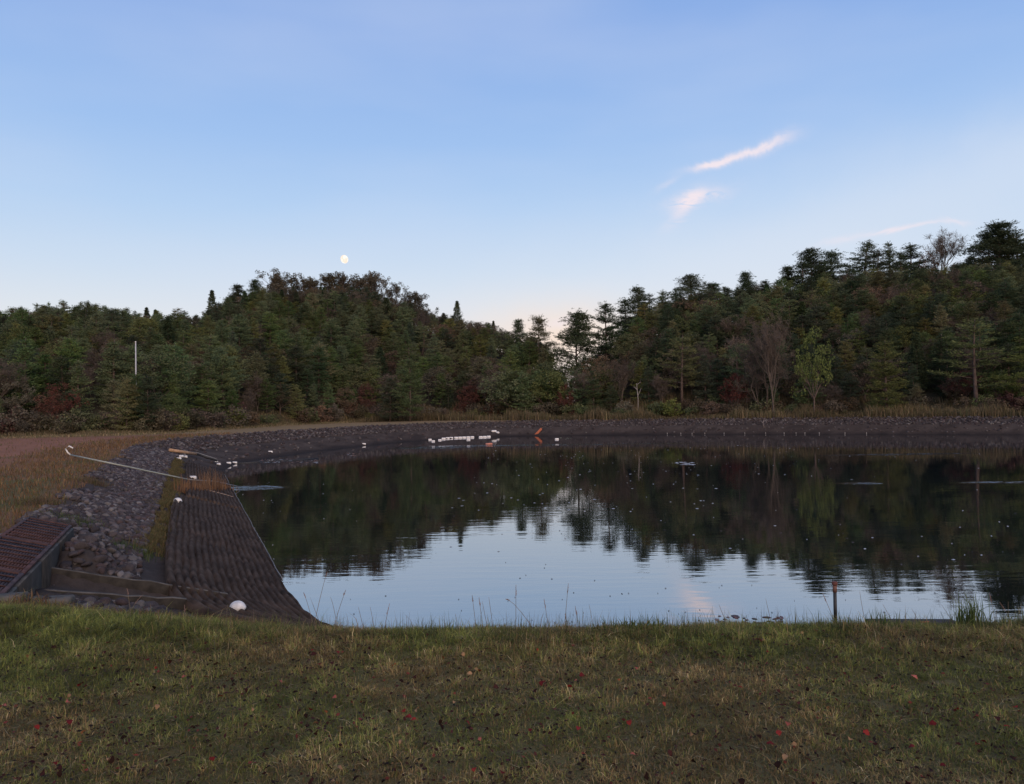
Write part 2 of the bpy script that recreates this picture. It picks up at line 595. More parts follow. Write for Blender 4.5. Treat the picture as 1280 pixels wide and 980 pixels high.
def ground():
    xs = axis((-2500, -600, 190), (-600, -160, 22), (-160, -60, 3.0), (-60, -26, 1.0), (-26, -9, 0.3), (-9, 6, 0.14), (6, 26, 0.6),
              (26, 90, 1.4), (90, 170, 3.2), (170, 600, 22), (600, 2500, 190))
    ys = axis((-400, -40, 40), (-40, 0, 4), (0, 2.6, 0.6), (2.6, 17, 0.14), (17, 60, 0.4), (60, 118, 0.8), (118, 190, 2.2), (190, 600, 20), (600, 4000, 260))
    X, Y = np.meshgrid(xs, ys)
    Z = H(X, Y)
    s = sdist(X, Y)
    n1 = fbm(X * 0.5, Y * 0.5, 4, 40); n2 = fbm(X * 0.15, Y * 0.15, 3, 60)
    far = sstep(55, 66, Y)
    mud = np.array([0.050, 0.037, 0.031])
    gravel = np.array([0.050, 0.040, 0.036])
    field = np.array([0.145, 0.080, 0.042])
    dirt = np.array([0.215, 0.098, 0.060])
    fgrass = np.array([0.20, 0.135, 0.070])
    lawn = np.array([0.100, 0.084, 0.038])
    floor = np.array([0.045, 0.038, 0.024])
    olive = np.array([0.075, 0.080, 0.030])

    def mixc(a, b, t):
        return a * (1 - t[..., None]) + b * t[..., None]
    c = np.broadcast_to(mud, X.shape + (3,)).copy()
    e = s + 0.35 * (n1 - 0.5)
    wet = np.array([0.024, 0.018, 0.016]); pale = np.array([0.078, 0.060, 0.050])
    n3 = fbm(X * 1.1, Y * 1.1 + s * 2.0, 4, 140)
    c = mixc(c, pale, np.clip((n3 - 0.5) * 3.0, 0, 0.8) * sstep(0.5, 1.2, s))
    c = mixc(c, wet, 1 - sstep(0.15, 0.75, s + 0.7 * (n1 - 0.5)))
    c = mixc(c, wet, np.clip((0.42 - n3) * 5, 0, 0.7))
    c = mixc(c, gravel, sstep(2.2, 2.9, e))
    c = mixc(c, field, sstep(4.7, 5.3, e))
    # bare reddish gravel lane on the left plateau
    lane = sstep(7.5, 10.5, s + 3.0 * (n2 - 0.5)) * (1 - sstep(58, 70, Y)) * sstep(24, 36, Y) * (X < 0)
    c = mixc(c, dirt, np.clip(lane, 0, 1))
    c = mixc(c, olive, sstep(0.45, 0.65, n1) * sstep(5.2, 6.0, e) * (1 - sstep(30, 44, Y)) * 0.8)
    c = mixc(c, fgrass, sstep(62, 72, Y) * sstep(4.8, 5.4, e))
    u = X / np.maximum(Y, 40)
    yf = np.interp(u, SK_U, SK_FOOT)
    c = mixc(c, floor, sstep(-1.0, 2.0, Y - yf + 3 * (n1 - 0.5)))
    c = mixc(c, lawn, (1 - sstep(6.4, 7.6, Y)) * sstep(3.5, 4.5, s))
    front = (1 - sstep(7.5, 9.0, Y)) * sstep(3.5, 5.0, s)
    c = mixc(c, lawn, front)
    ny, nx = X.shape
    V = np.stack([X, Y, Z], -1).reshape(-1, 3)
    i = np.arange(ny * nx).reshape(ny, nx)
    Q = np.stack([i[:-1, :-1], i[:-1, 1:], i[1:, 1:], i[1:, :-1]], -1).reshape(-1, 4)
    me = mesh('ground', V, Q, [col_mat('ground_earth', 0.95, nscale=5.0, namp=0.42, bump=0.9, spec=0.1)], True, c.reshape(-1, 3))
    tag(obj('ground', me), kind='structure')


ground()


# ------------------------------------------------------------------ water
def water():
    n = len(OUTA)
    ctr = OUTA.mean(0)
    V = []
    for i in range(n):
        a, b, c = OUTA[i - 1], OUTA[i], OUTA[(i + 1) % n]
        t = c - a; t = t / np.linalg.norm(t)
        nrm = np.array([-t[1], t[0]])
        if np.dot(b - ctr, nrm) < 0: nrm = -nrm
        V.append((*(b + nrm * 0.5), 0.0))
    me = bpy.data.meshes.new('pond_water')
    me.from_pydata(V, [], [list(range(n))])
    me.update()
    if me.polygons[0].normal.z < 0:
        me.flip_normals()
    m = bpy.data.materials.new('dark_pond_water')
    m.use_nodes = True
    nt = m.node_tree
    nt.nodes.clear()
    tc = NN(nt, 'ShaderNodeTexCoord')
    P = tc.outputs['Object']
    # long low ripples that run across the view, calmer near the dam
    r1 = NN(nt, 'ShaderNodeTexNoise', ins={'Vector': NN(nt, 'ShaderNodeMapping', ins={'Vector': P, 'Scale': (0.55, 2.6, 1)}).outputs[0], 'Scale': 1.0, 'Detail': 2.0, 'Roughness': 0.45})
    r2 = NN(nt, 'ShaderNodeTexNoise', ins={'Vector': NN(nt, 'ShaderNodeMapping', ins={'Vector': P, 'Rotation': (0, 0, R(12)), 'Scale': (2.0, 7.0, 1)}).outputs[0], 'Scale': 1.0, 'Detail': 2.0})
    big = NN(nt, 'ShaderNodeTexNoise', ins={'Vector': NN(nt, 'ShaderNodeMapping', ins={'Vector': P, 'Scale': (0.05, 0.16, 1)}).outputs[0], 'Scale': 1.0, 'Detail': 4.0, 'Distortion': 0.5})
    patch = ramp_n(nt, big.outputs[0], [(0.50, (0, 0, 0)), (0.64, (1, 1, 1))])
    # wind ruffled patches
    ruf = None
    for px, py, rx, ry in ((312, 610, 2.6, 1.6), (1075, 604, 1.6, 0.7), (1245, 603, 2.5, 0.8), (620, 557, 13.0, 2.2), (780, 555, 12.0, 1.2), (540, 560, 6.0, 2.0), (1120, 568, 7.0, 1.2)):
        q = ray(px, py); q = CAM + q * (-CAM.z / q.z)
        sx = NN(nt, 'ShaderNodeMapping', ins={'Vector': P, 'Location': (-q.x / rx, -q.y / ry, 0), 'Scale': (1 / rx, 1 / ry, 1)})
        ln = NN(nt, 'ShaderNodeVectorMath', operation='LENGTH', ins={0: sx.outputs[0]})
        v_ = math_n(nt, 'SUBTRACT', 1.0, ln.outputs['Value'], clamp=True)
        ruf = v_ if ruf is None else math_n(nt, 'ADD', ruf, v_)
    rn = NN(nt, 'ShaderNodeTexNoise', ins={'Vector': NN(nt, 'ShaderNodeMapping', ins={'Vector': P, 'Scale': (0.5, 3.0, 1)}).outputs[0], 'Scale': 1.0, 'Detail': 5.0, 'Roughness': 0.7})
    ruf = ramp_n(nt, math_n(nt, 'MULTIPLY', ruf, rn.outputs[0]), [(0.06, (0, 0, 0)), (0.24, (1, 1, 1))])
    hgt = math_n(nt, 'ADD', r1.outputs[0], math_n(nt, 'MULTIPLY', r2.outputs[0], 0.30))
    st = math_n(nt, 'ADD', math_n(nt, 'MULTIPLY_ADD', patch, 0.030, 0.016), math_n(nt, 'MULTIPLY', ruf, 0.5))
    bp = NN(nt, 'ShaderNodeBump', ins={'Height': hgt, 'Strength': st, 'Distance': 0.12})
    gl = NN(nt, 'ShaderNodeBsdfGlossy', ins={'Color': (0.97, 0.97, 0.98, 1), 'Roughness': 0.012, 'Normal': bp.outputs[0]})
    scum = NN(nt, 'ShaderNodeTexNoise', ins={'Vector': NN(nt, 'ShaderNodeMapping', ins={'Vector': P, 'Scale': (0.4, 1.2, 1)}).outputs[0], 'Scale': 1.0, 'Detail': 6.0})
    dc = ramp_n(nt, scum.outputs[0], [(0.4, (0.006, 0.009, 0.010)), (0.75, (0.016, 0.018, 0.020))])
    df = NN(nt, 'ShaderNodeBsdfDiffuse', ins={'Color': dc})
    fr = NN(nt, 'ShaderNodeFresnel', ins={'IOR': 1.55, 'Normal': bp.outputs[0]})
    f = math_n(nt, 'MULTIPLY_ADD', fr.outputs[0], 0.40, 0.42, clamp=True)
    mx = NN(nt, 'ShaderNodeMixShader', ins={0: f})
    nt.links.new(df.outputs[0], mx.inputs[1]); nt.links.new(gl.outputs[0], mx.inputs[2])
    out = NN(nt, 'ShaderNodeOutputMaterial')
    nt.links.new(mx.outputs[0], out.inputs[0])
    me.materials.append(m)
    tag(obj('pond_water', me), kind='structure')


water()

# ------------------------------------------------------------------ moon
def moon():
    m = bpy.data.materials.new('moon_light')
    m.use_nodes = True
    nt = m.node_tree
    nt.nodes.clear()
    tc = NN(nt, 'ShaderNodeTexCoord')
    n = NN(nt, 'ShaderNodeTexNoise', ins={'Vector': tc.outputs['Object'], 'Scale': 0.9, 'Detail': 3.0})
    c = ramp_n(nt, n.outputs[0], [(0.44, (0.96, 0.79, 0.64)), (0.56, (1.0, 0.95, 0.88))])
    em = NN(nt, 'ShaderNodeEmission', ins={'Color': c, 'Strength': 1.1})
    out = NN(nt, 'ShaderNodeOutputMaterial')
    nt.links.new(em.outputs[0], out.inputs[0])
    import bmesh
    bm = bmesh.new()
    bmesh.ops.create_uvsphere(bm, u_segments=32, v_segments=20, radius=1)
    me = bpy.data.meshes.new('moon')
    bm.to_mesh(me); bm.free()
    me.materials.append(m)
    me.polygons.foreach_set('use_smooth', [True] * len(me.polygons))
    p = at(430.5, 324, 5000)
    o = obj('moon', me, loc=p)
    r = 5000 / F
    o.scale = (4.7 * r, 4.7 * r, 5.4 * r)
    o.rotation_euler = (0, R(-20), 0)
    tag(o, 'pale gibbous moon low in the dusk sky above the wooded hill', 'moon')


moon()


# ------------------------------------------------------------------ trees
M_BARK = mat('pine_bark', (0.085, 0.060, 0.050), 0.9, 3.0, 0.4)
M_PALE = mat('pale_bark', (0.20, 0.17, 0.16), 0.9, 3.0, 0.3)
M_DEAD = mat('dead_wood', (0.26, 0.23, 0.21), 0.9, 3.0, 0.2)
M_TWIG = mat('bare_twigs', (0.088, 0.068, 0.054), 0.9, 1.0, 0.3, rand=0.2)
L_PINE = leaf_mat('pine_needles', [(0.039, 0.072, 0.029), (0.093, 0.137, 0.039), (0.171, 0.197, 0.052)])
L_DARK = leaf_mat('dark_needles', [(0.021, 0.041, 0.025), (0.047, 0.074, 0.034), (0.085, 0.109, 0.042)])
L_OLIVE = leaf_mat('olive_needles', [(0.070, 0.081, 0.026), (0.140, 0.143, 0.042), (0.220, 0.195, 0.058)])
L_BROAD = leaf_mat('green_leaves', [(0.048, 0.072, 0.023), (0.102, 0.125, 0.036), (0.182, 0.178, 0.052)])
L_RUSSET = leaf_mat('russet_leaves', [(0.066, 0.047, 0.034), (0.125, 0.085, 0.053), (0.185, 0.116, 0.066)], hue=0.02)
L_RED = leaf_mat('red_leaves', [(0.060, 0.019, 0.018), (0.112, 0.036, 0.029), (0.160, 0.060, 0.036)], hue=0.015, vrand=0.2)
L_YELLOW = leaf_mat('yellow_leaves', [(0.071, 0.075, 0.017), (0.121, 0.114, 0.025), (0.171, 0.143, 0.036)], hue=0.015, vrand=0.15)
L_LIME = leaf_mat('yellow_green_needles', [(0.060, 0.080, 0.024), (0.110, 0.135, 0.036), (0.165, 0.185, 0.055)], hue=0.01, vrand=0.1)
L_TOP = leaf_mat('hilltop_leaves', [(0.047, 0.045, 0.030), (0.085, 0.074, 0.046), (0.131, 0.101, 0.060)], hue=0.02)
L_SCRUB = leaf_mat('scrub_leaves', [(0.063, 0.055, 0.034), (0.109, 0.090, 0.052), (0.172, 0.132, 0.081)], hue=0.03)


def unit(a):
    return a / (np.linalg.norm(a, axis=-1, keepdims=True) + 1e-9)


def needles(rng, C, n, ln, wd, spread=0.14, up=0.35, out=None):
    """tufts of slim pointed faces round each centre"""
    C = np.repeat(np.asarray(C), n, 0)
    k = len(C)
    d = rng.normal(size=(k, 3)) * (1, 1, 0.55) + (0, 0, up)
    if out is not None: d = d + np.repeat(out, n, 0) * 0.9
    d = unit(d)
    o = C + rng.normal(size=(k, 3)) * spread * (1, 1, 0.45)
    side = unit(np.cross(d, rng.normal(size=(k, 3))))
    L = ln * rng.uniform(0.6, 1.3, (k, 1)); W = wd * rng.uniform(0.6, 1.3, (k, 1))
    V = np.stack([o - side * W * 0.5, o + side * W * 0.5, o + d * L * 0.75 + side * W * 0.35, o + d * L], 1).reshape(-1, 3)
    i = np.arange(k)[:, None] * 4
    return V, (i + np.array([[0, 1, 2, 3]]))


def leaves(rng, C, n, size, spread):
    C = np.repeat(np.asarray(C), n, 0); k = len(C)
    sp = np.repeat(np.atleast_1d(spread), n)[:, None] if not np.isscalar(spread) else spread
    o = C + unit(rng.normal(size=(k, 3))) * sp * rng.uniform(0.2, 1, (k, 1)) ** 0.5
    a = unit(rng.normal(size=(k, 3))); b = unit(np.cross(a, rng.normal(size=(k, 3))))
    s = size * rng.uniform(0.5, 1.3, (k, 1))
    V = np.stack([o - a * s * 0.6, o + b * s * 0.38, o + a * s * 0.6, o - b * s * 0.38], 1).reshape(-1, 3)
    i = np.arange(k)[:, None] * 4
    return V, (i + np.array([[0, 1, 2, 3]]))


def make_pine(seed, Ht=8.0, spread=2.3, bare=0.1, open_=0.0, power=0.75, step=0.42, nb=6, tuft=6):
    rng = np.random.default_rng(seed)
    w = MB(); C = []; O = []
    bend = rng.normal(size=2) * 0.25
    def tp(t):
        return np.array([bend[0] * math.sin(t * 3), bend[1] * math.sin(t * 2.3), t * Ht])
    w.tube([tp(t) for t in np.linspace(0, 1, 7)], [0.13 * (1 - 0.9 * t) + 0.012 for t in np.linspace(0, 1, 7)], 5)
    z = bare * Ht
    az = rng.uniform(0, 6.28)
    while z < Ht * 0.97:
        t = z / Ht
        tt = (t - bare) / (1 - bare)
        Rr = spread * (1 - tt) ** power * (0.6 + 0.4 * min(1, tt * 4)) + 0.12
        for b in range(nb):
            if rng.uniform() < open_ + 0.08: continue
            a = az + b * 6.283 / nb + rng.normal() * 0.3
            L = Rr * rng.uniform(0.55, 1.15)
            rise = rng.uniform(0.05, 0.3) + 0.25 * tt
            dz = rng.uniform(-0.5, 0.5) * min(1.0, (Ht - z) / 2.0)
            d = np.array([math.cos(a), math.sin(a), 0]); p0 = tp(t) + (0, 0, dz)
            pt = lambda q: p0 + d * L * q + np.array([0, 0, L * (rise * q - 0.12 * q * q + 0.10 * q ** 4)])
            w.tube([pt(0), pt(0.5), pt(1)], [0.035 * (1 - t) + 0.012, 0.02, 0.006], 3, cap=False)
            m = max(2, int(L / 0.20))
            perp = np.array([-d[1], d[0], 0])
            for q in np.linspace(0.30 if L > 0.8 else 0.1, 1, m):
                wv = 0.34 * L * (1.15 - q) + 0.08
                for _ in range(2 if q < 0.9 else 1):
                    off = rng.uniform(-1, 1) * wv
                    C.append(pt(q) + perp * off + (0, 0, rng.normal() * 0.05 + 0.04)); O.append(d + perp * off * 1.2)
        az += 0.8
        z += step * rng.uniform(0.75, 1.25) * (1 - 0.45 * tt)
    C.append(tp(1.0)); O.append(np.array([0, 0, 1.0]))
    C = np.array(C); O = np.array(O)
    V, Q = needles(rng, C, tuft + 2, 0.20, 0.058, 0.12, 0.4, O)
    return w.mesh('pine_trunk', [M_BARK], fix=False), mesh('pine_crown', V, Q, [L_PINE])


def make_clump_pine(seed, Ht=9.0, spread=3.1, bare=0.38, nl=16):
    """older skyline pine: bare lower trunk, irregular flat cushions of needles with sky between"""
    rng = np.random.default_rng(seed)
    w = MB(); C = []; O = []
    bend = rng.normal(size=2) * 0.45
    tp = lambda t: np.array([bend[0] * math.sin(t * 2.6), bend[1] * math.sin(t * 3.1), t * Ht])
    w.tube([tp(t) for t in np.linspace(0, 1, 8)], [0.15 * (1 - 0.85 * t) + 0.015 for t in np.linspace(0, 1, 8)], 5)
    az = rng.uniform(0, 6.28)
    for i in range(nl):
        t = bare + (1 - bare) * (i + rng.uniform(0, 0.8)) / nl
        tt = (t - bare) / (1 - bare)
        az += 2.4 + rng.normal() * 0.4
        L = spread * (0.45 + 0.75 * math.sin(min(1, tt * 1.25 + 0.15) * math.pi) ** 0.7) * rng.uniform(0.6, 1.1) * (1 - 0.5 * tt)
        d = np.array([math.cos(az), math.sin(az), 0]); perp = np.array([-d[1], d[0], 0])
        p0 = tp(t); rise = rng.uniform(0.1, 0.5)
        pt = lambda q: p0 + d * L * q + np.array([0, 0, L * rise * q * (1.3 - 0.5 * q)])
        w.tube([pt(0), pt(0.35), pt(0.7), pt(1)], [0.05, 0.035, 0.02, 0.008], 4, cap=False)
        for j in range(rng.integers(3, 6)):
            q = rng.uniform(0.45, 1.0); c = pt(q) + perp * rng.uniform(-0.5, 0.5) * L * 0.7
            w.tube([pt(q * 0.8), c], [0.018, 0.006], 3, cap=False)
            r = rng.uniform(0.28, 0.55)
            for k in range(int(26 * r / 0.4)):
                e = rng.normal(size=3) * (r, r, r * 0.40)
                C.append(c + e + (0, 0, 0.05)); O.append(unit(e) + (0, 0, 0.3))
    for k in range(26):
        C.append(tp(1.0) + rng.normal(size=3) * (0.3, 0.3, 0.28)); O.append(np.array([0, 0, 0.5]))
    V, Q = needles(rng, np.array(C), 6, 0.20, 0.055, 0.08, 0.35, np.array(O))
    return w.mesh('pine_trunk', [M_BARK], fix=False), mesh('pine_crown', V, Q, [L_DARK])


def make_cedar(seed, Ht=9.0, spread=1.5):
    rng = np.random.default_rng(seed)
    w = MB()
    w.tube([(0, 0, 0), (0, 0, Ht * 0.5), (0, 0, Ht)], [0.16, 0.1, 0.015], 5)
    k = 1500
    t = rng.uniform(0.08, 1, k) ** 0.9
    a = rng.uniform(0, 6.283, k)
    lob = 0.78 + 0.22 * np.sin(a * 3 + t * 23 + seed) + 0.1 * rng.normal(size=k)
    r = spread * (1 - t) ** 0.8 * lob * rng.uniform(0.45, 1, k) ** 0.4 + 0.05
    C = np.stack([np.cos(a) * r, np.sin(a) * r, t * Ht - 0.25 * r], -1)
    V, Q = needles(rng, C, 3, 0.30, 0.11, 0.1, 0.0, C * (0.4, 0.4, 0))
    return w.mesh('cedar_trunk', [M_BARK], fix=False), mesh('cedar_crown', V, Q, [L_DARK])


def limbs(w, rng, p, d, L, r, depth, tips, split=3, sp=0.5, seg=3, up=0.12):
    pts = [p]; q = p.copy(); dd = d.copy()
    for i in range(seg):
        dd = unit(dd + rng.normal(size=3) * 0.13 + np.array([0, 0, up * 0.5]))
        q = q + dd * L / seg
        pts.append(q.copy())
    w.tube(pts, [r * (1 - 0.45 * i / seg) for i in range(seg + 1)], 4 if depth > 2 else 3, cap=False)
    if depth <= 1:
        tips.append(q.copy()); return
    for i in range(split):
        k = rng.integers(1, seg + 1) if i else seg
        nd = unit(dd + rng.normal(size=3) * sp + np.array([0, 0, up]))
        limbs(w, rng, pts[k], nd, L * rng.uniform(0.6, 0.82), r * 0.55, depth - 1, tips, split, sp, seg, up)


def make_broad(seed, Ht=7.0, rad=2.4, cover=1.0, low=0.25, flat=0.62, m=L_BROAD, n=26):
    rng = np.random.default_rng(seed)
    w = MB(); tips = []
    base = Ht * low
    top = np.array([rng.normal() * 0.2, rng.normal() * 0.2, base])
    w.tube([(0, 0, 0), top * (0.5, 0.5, 0.5), top], [0.16, 0.13, 0.11], 5, cap=False)
    for i in range(5):
        a = i * 1.257 + rng.normal() * 0.3
        d = unit(np.array([math.cos(a), math.sin(a), rng.uniform(0.7, 1.6)]))
        limbs(w, rng, top * (1, 1, rng.uniform(0.75, 1)), d, rad * 0.62, 0.075, 3, tips, 3, 0.5)
    k = int(95 * cover)
    a = rng.uniform(0, 6.283, k); cz = rng.uniform(-0.35, 1, k)
    rr = rng.uniform(0.55, 1.0, k) ** 0.5
    cs = np.sqrt(np.maximum(0, 1 - cz ** 2))
    lump = 1 + 0.22 * np.sin(a * 2 + seed) + 0.15 * np.sin(a * 5 + cz * 6)
    hc = (Ht - base) * 0.55
    C = np.stack([np.cos(a) * cs * rad * rr * lump, np.sin(a) * cs * rad * rr * lump, base + hc * 0.75 + cz * hc * rr * (1.1 if True else flat)], -1)
    C = np.concatenate([C, np.array(tips)])
    V, Q = leaves(rng, C, n, 0.16, rng.uniform(0.25, 0.55, len(C)))
    return w.mesh('tree_trunk', [M_BARK], fix=False), mesh('leaf_crown', V, Q, [m])


def make_dome(seed, Ht=8.0, rad=4.2):
    """spreading hilltop tree: limbs fan out to a thin shell of foliage with sky under it"""
    rng = np.random.default_rng(seed)
    w = MB(); tips = []
    for j in range(3):
        a = j * 2.1 + rng.normal() * 0.3
        p = np.array([math.cos(a), math.sin(a), 0]) * 0.3
        limbs(w, rng, p, unit(np.array([p[0], p[1], 1.6])), Ht * 0.36, 0.15, 5, tips, 3, 0.42, up=0.05)
    T = np.array(tips)
    T[:, 2] = np.minimum(T[:, 2], Ht)
    V, Q = leaves(rng, T, 22, 0.20, 0.42)
    return w.mesh('tree_trunk', [M_BARK], fix=False), mesh('leaf_crown', V, Q, [L_TOP])


def make_bare(seed, Ht=7.0, wide=0.45):
    rng = np.random.default_rng(seed)
    w = MB(); tw = MB(); tips = []
    for j in range(2):
        limbs(w, rng, np.array([j * 0.2, 0, 0.0]), unit(np.array([rng.normal() * 0.12, rng.normal() * 0.12, 1.0])), Ht * 0.42, 0.10, 4, tips, 4, wide, up=0.25)
    for t in tips:
        for k in range(7):
            d = unit(rng.normal(size=3) * 0.7 + (0, 0, 0.8))
            e = t + d * rng.uniform(0.4, 0.9)
            tw.tube([t, (t + e) / 2 + rng.normal(size=3) * 0.05, e], [0.014, 0.011, 0.006], 3, cap=False)
            for q in range(3):
                m_ = t + (e - t) * rng.uniform(0.2, 0.9)
                tw.tube([m_, m_ + unit(rng.normal(size=3) + (0, 0, 0.6)) * 0.35], [0.009, 0.005], 3, cap=False)
    return w.mesh('bare_trunk', [M_TWIG], fix=False), tw.mesh('twigs', [M_TWIG], fix=False)


def make_shrub(seed, Ht=1.8, rad=1.2, m=L_SCRUB, n=22, k=46):
    rng = np.random.default_rng(seed)
    w = MB()
    for i in range(7):
        a = rng.uniform(0, 6.28); e = np.array([math.cos(a) * rad * 0.6, math.sin(a) * rad * 0.6, Ht * rng.uniform(0.6, 0.95)])
        w.tube([(0, 0, 0), e * (0.4, 0.4, 0.6), e], [0.03, 0.02, 0.008], 3, cap=False)
    C = unit(rng.normal(size=(k, 3))) * rng.uniform(0.4, 1, (k, 1)) * (rad * 0.8, rad * 0.8, Ht * 0.42)
    C[:, 2] += Ht * 0.48
    V, Q = leaves(rng, C, n, 0.13, 0.28)
    return w.mesh('shrub_stems', [M_BARK], fix=False), mesh('shrub_foliage', V, Q, [m])


KINDS = {}
def reg(key, builders, ht, trunk='trunk', crown='crown', cat='tree', name='tree'):
    KINDS[key] = dict(m=builders, ht=ht, trunk=trunk, crown=crown, cat=cat, name=name)


reg('pine', [make_pine(i, spread=s, power=p, bare=b) for i, (s, p, b) in enumerate([(2.3, .60, .08), (2.6, .65, .10), (1.9, .85, .05), (2.4, .7, .2), (2.8, .8, .12), (2.1, .6, .15)])], 8.0, cat='pine tree', name='pine_tree')
reg('loose_pine', [make_pine(20 + i, spread=2.5, power=0.6, bare=0.3, open_=0.3, step=0.55, tuft=7) for i in range(3)], 8.0, cat='pine tree', name='pine_tree')
reg('old_pine', [make_clump_pine(40 + i, nl=n, bare=b) for i, (n, b) in enumerate([(26, .28), (20, .40), (30, .22), (24, .32)])], 9.0, cat='pine tree', name='pine_tree')
reg('cedar', [make_cedar(60 + i, spread=s) for i, s in enumerate([2.0, 2.5])], 9.0, cat='cedar tree', name='cedar_tree')
reg('broad', [make_broad(70 + i, cover=c) for i, c in enumerate([1.0, 0.8, 1.2, 0.9])], 7.0, cat='leafy tree', name='broadleaf_tree')
reg('dome', [make_dome(80 + i) for i in range(3)], 7.0, cat='leafy tree', name='broadleaf_tree')
reg('bare', [make_bare(90 + i, wide=w_) for i, w_ in enumerate([0.45, 0.35, 0.55])], 7.6, crown='twigs', cat='bare tree', name='bare_tree')
reg('shrub', [make_shrub(100 + i, rad=r_) for i, r_ in enumerate([1.2, 1.5, 1.0])], 1.9, trunk='stems', crown='foliage', cat='shrub', name='shrub')


def plant(kind, x, y, height, label, group=None, leaf=None, rng=random, z=None, wide=1.0, var=None, name=None):
    K = KINDS[kind]
    tm, cm = K['m'][rng.randrange(len(K['m'])) if var is None else var % len(K['m'])]
    g = h1(x, y) if z is None else z
    sc = height / K['ht']
    r = empty(name or K['name'], (x, y, g - 0.08), rng.uniform(0, 6.28))
    r.scale = (sc * wide, sc * wide, sc)
    tag(r, label, K['cat'], group)
    obj(K['trunk'], tm, r)
    c = obj(K['crown'], cm, r)
    if leaf is not None:
        c.material_slots[0].link = 'OBJECT'
        c.material_slots[0].material = leaf
        if kind == 'bare': pass
    return r


HERO_XY = []


def hero(kind, px, ytop, Y, label, leaf=None, wide=1.0, var=0, group=None, name=None, pbase=None):
    if kind == 'old_pine': wide *= 1.3
    x = (px - 640) / F * Y
    g = h1(x, Y)
    top = at(px, ytop, Y)
    HERO_XY.append((x, Y, 2.4 * wide))
    return plant(kind, x, Y, max(1.0, top.z - g), label, group, leaf, wide=wide, var=var, name=name)


# skyline trees over the valley and on the right hand ridge
hero('old_pine', 648, 401, 138, 'dark slim pine in the valley gap, beside the pale open pine', L_DARK, 0.6, 0)
hero('old_pine', 677, 398, 132, 'pale see-through pine standing alone in the middle of the valley gap', L_OLIVE, 0.62, 1)
hero('old_pine', 727, 393, 124, 'wide dark pine at the right edge of the valley gap', L_DARK, 0.8, 2)
hero('pine', 758, 377, 126, 'tall dark green pine with pointed top just right of the valley gap', L_DARK, 1.0, 0)
hero('old_pine', 800, 361, 138, 'open topped pine on the slope where the right ridge starts to rise', L_DARK, 0.8, 3)
hero('pine', 832, 362, 142, 'round topped pine poking just above the slope right of the valley', L_PINE, 1.0, 1)
hero('old_pine', 868, 346, 140, 'broad flat topped pine silhouetted on the rising ridge, left of the small lone one', L_DARK, 1.15, 0)
hero('old_pine', 895, 355, 146, 'low pine close behind the broad flat topped ridge pine', L_DARK, 1.0, 2)
hero('old_pine', 934, 342, 146, 'small lone dark pine top on the ridge, before the bare dark crest', L_DARK, 0.75, 2)
hero('old_pine', 988, 334, 150, 'short layered pine at the left end of the ridge top row', L_DARK, 0.75, 2)
hero('old_pine', 1018, 314, 150, 'dense pine in the ridge top row, left one of the joined pair', L_DARK, 0.95, 0)
hero('old_pine', 1046, 316, 152, 'dense pine in the ridge top row, right one of the joined pair', L_DARK, 1.0, 1)
hero('pine', 1092, 299, 152, 'tall airy pine in the ridge top row with bare lower trunk showing', L_DARK, 1.45, 3)
hero('pine', 1116, 302, 154, 'airy pine close to the right of the tallest ridge row pine', L_DARK, 1.4, 2)
hero('pine', 1142, 304, 154, 'slim spire shaped pine in the ridge row, left of the leafless mauve tree', L_DARK, 1.4, 0)
hero('broad', 1163, 314, 152, 'small russet tree crown on the ridge, under the leafless mauve tree', L_RUSSET, 0.7, 0)
hero('bare', 1181, 296, 152, 'leafless pale mauve tree on the ridge top against the sky', None, 1.0, 0)
hero('old_pine', 1216, 322, 156, 'small wispy pine on the ridge between the leafless tree and the tall group', L_DARK, 0.7, 3)
hero('old_pine', 1236, 292, 146, 'tall dark pine at the right edge of the photo, left of the tallest', L_DARK, 0.95, 1)
hero('old_pine', 1255, 280, 143, 'tallest dark pine on the ridge near the right edge of the photo', L_DARK, 1.1, 2)
hero('pine', 1276, 287, 143, 'dark pine cut by the right edge of the photo on the ridge', L_DARK, 1.1, 1)
hero('pine', 171, 466, 73.5, 'green pine hiding the foot of the white pole in the left wood', L_PINE, 1.2, 4)
hero('pine', 157, 470, 72.5, 'olive pine just left of the white pole foot in the left wood', L_OLIVE, 1.1, 1)
hero('pine', 184, 468, 73.0, 'dark pine just right of the white pole foot in the left wood', L_DARK, 1.1, 0)
for k, (px, yt, kd, w_) in enumerate([(783, 372, 'pine', 1.3), (816, 366, 'loose_pine', 1.3), (846, 359, 'pine', 1.4), (882, 352, 'loose_pine', 1.4), (908, 358, 'pine', 1.4), (962, 362, 'pine', 1.4),
                                      (1003, 326, 'loose_pine', 1.3), (1031, 325, 'pine', 1.3), (1066, 331, 'loose_pine', 1.4), (1104, 311, 'loose_pine', 1.2), (1130, 315, 'pine', 1.3), (1200, 330, 'pine', 1.4), (1246, 300, 'loose_pine', 1.3), (1266, 292, 'pine', 1.3)]):
    hero(kd, px, yt, 146 + (k % 3) * 3, 'broad dark pine among the silhouettes along the right ridge', L_DARK, w_, k, group='broad pines along the right ridge')
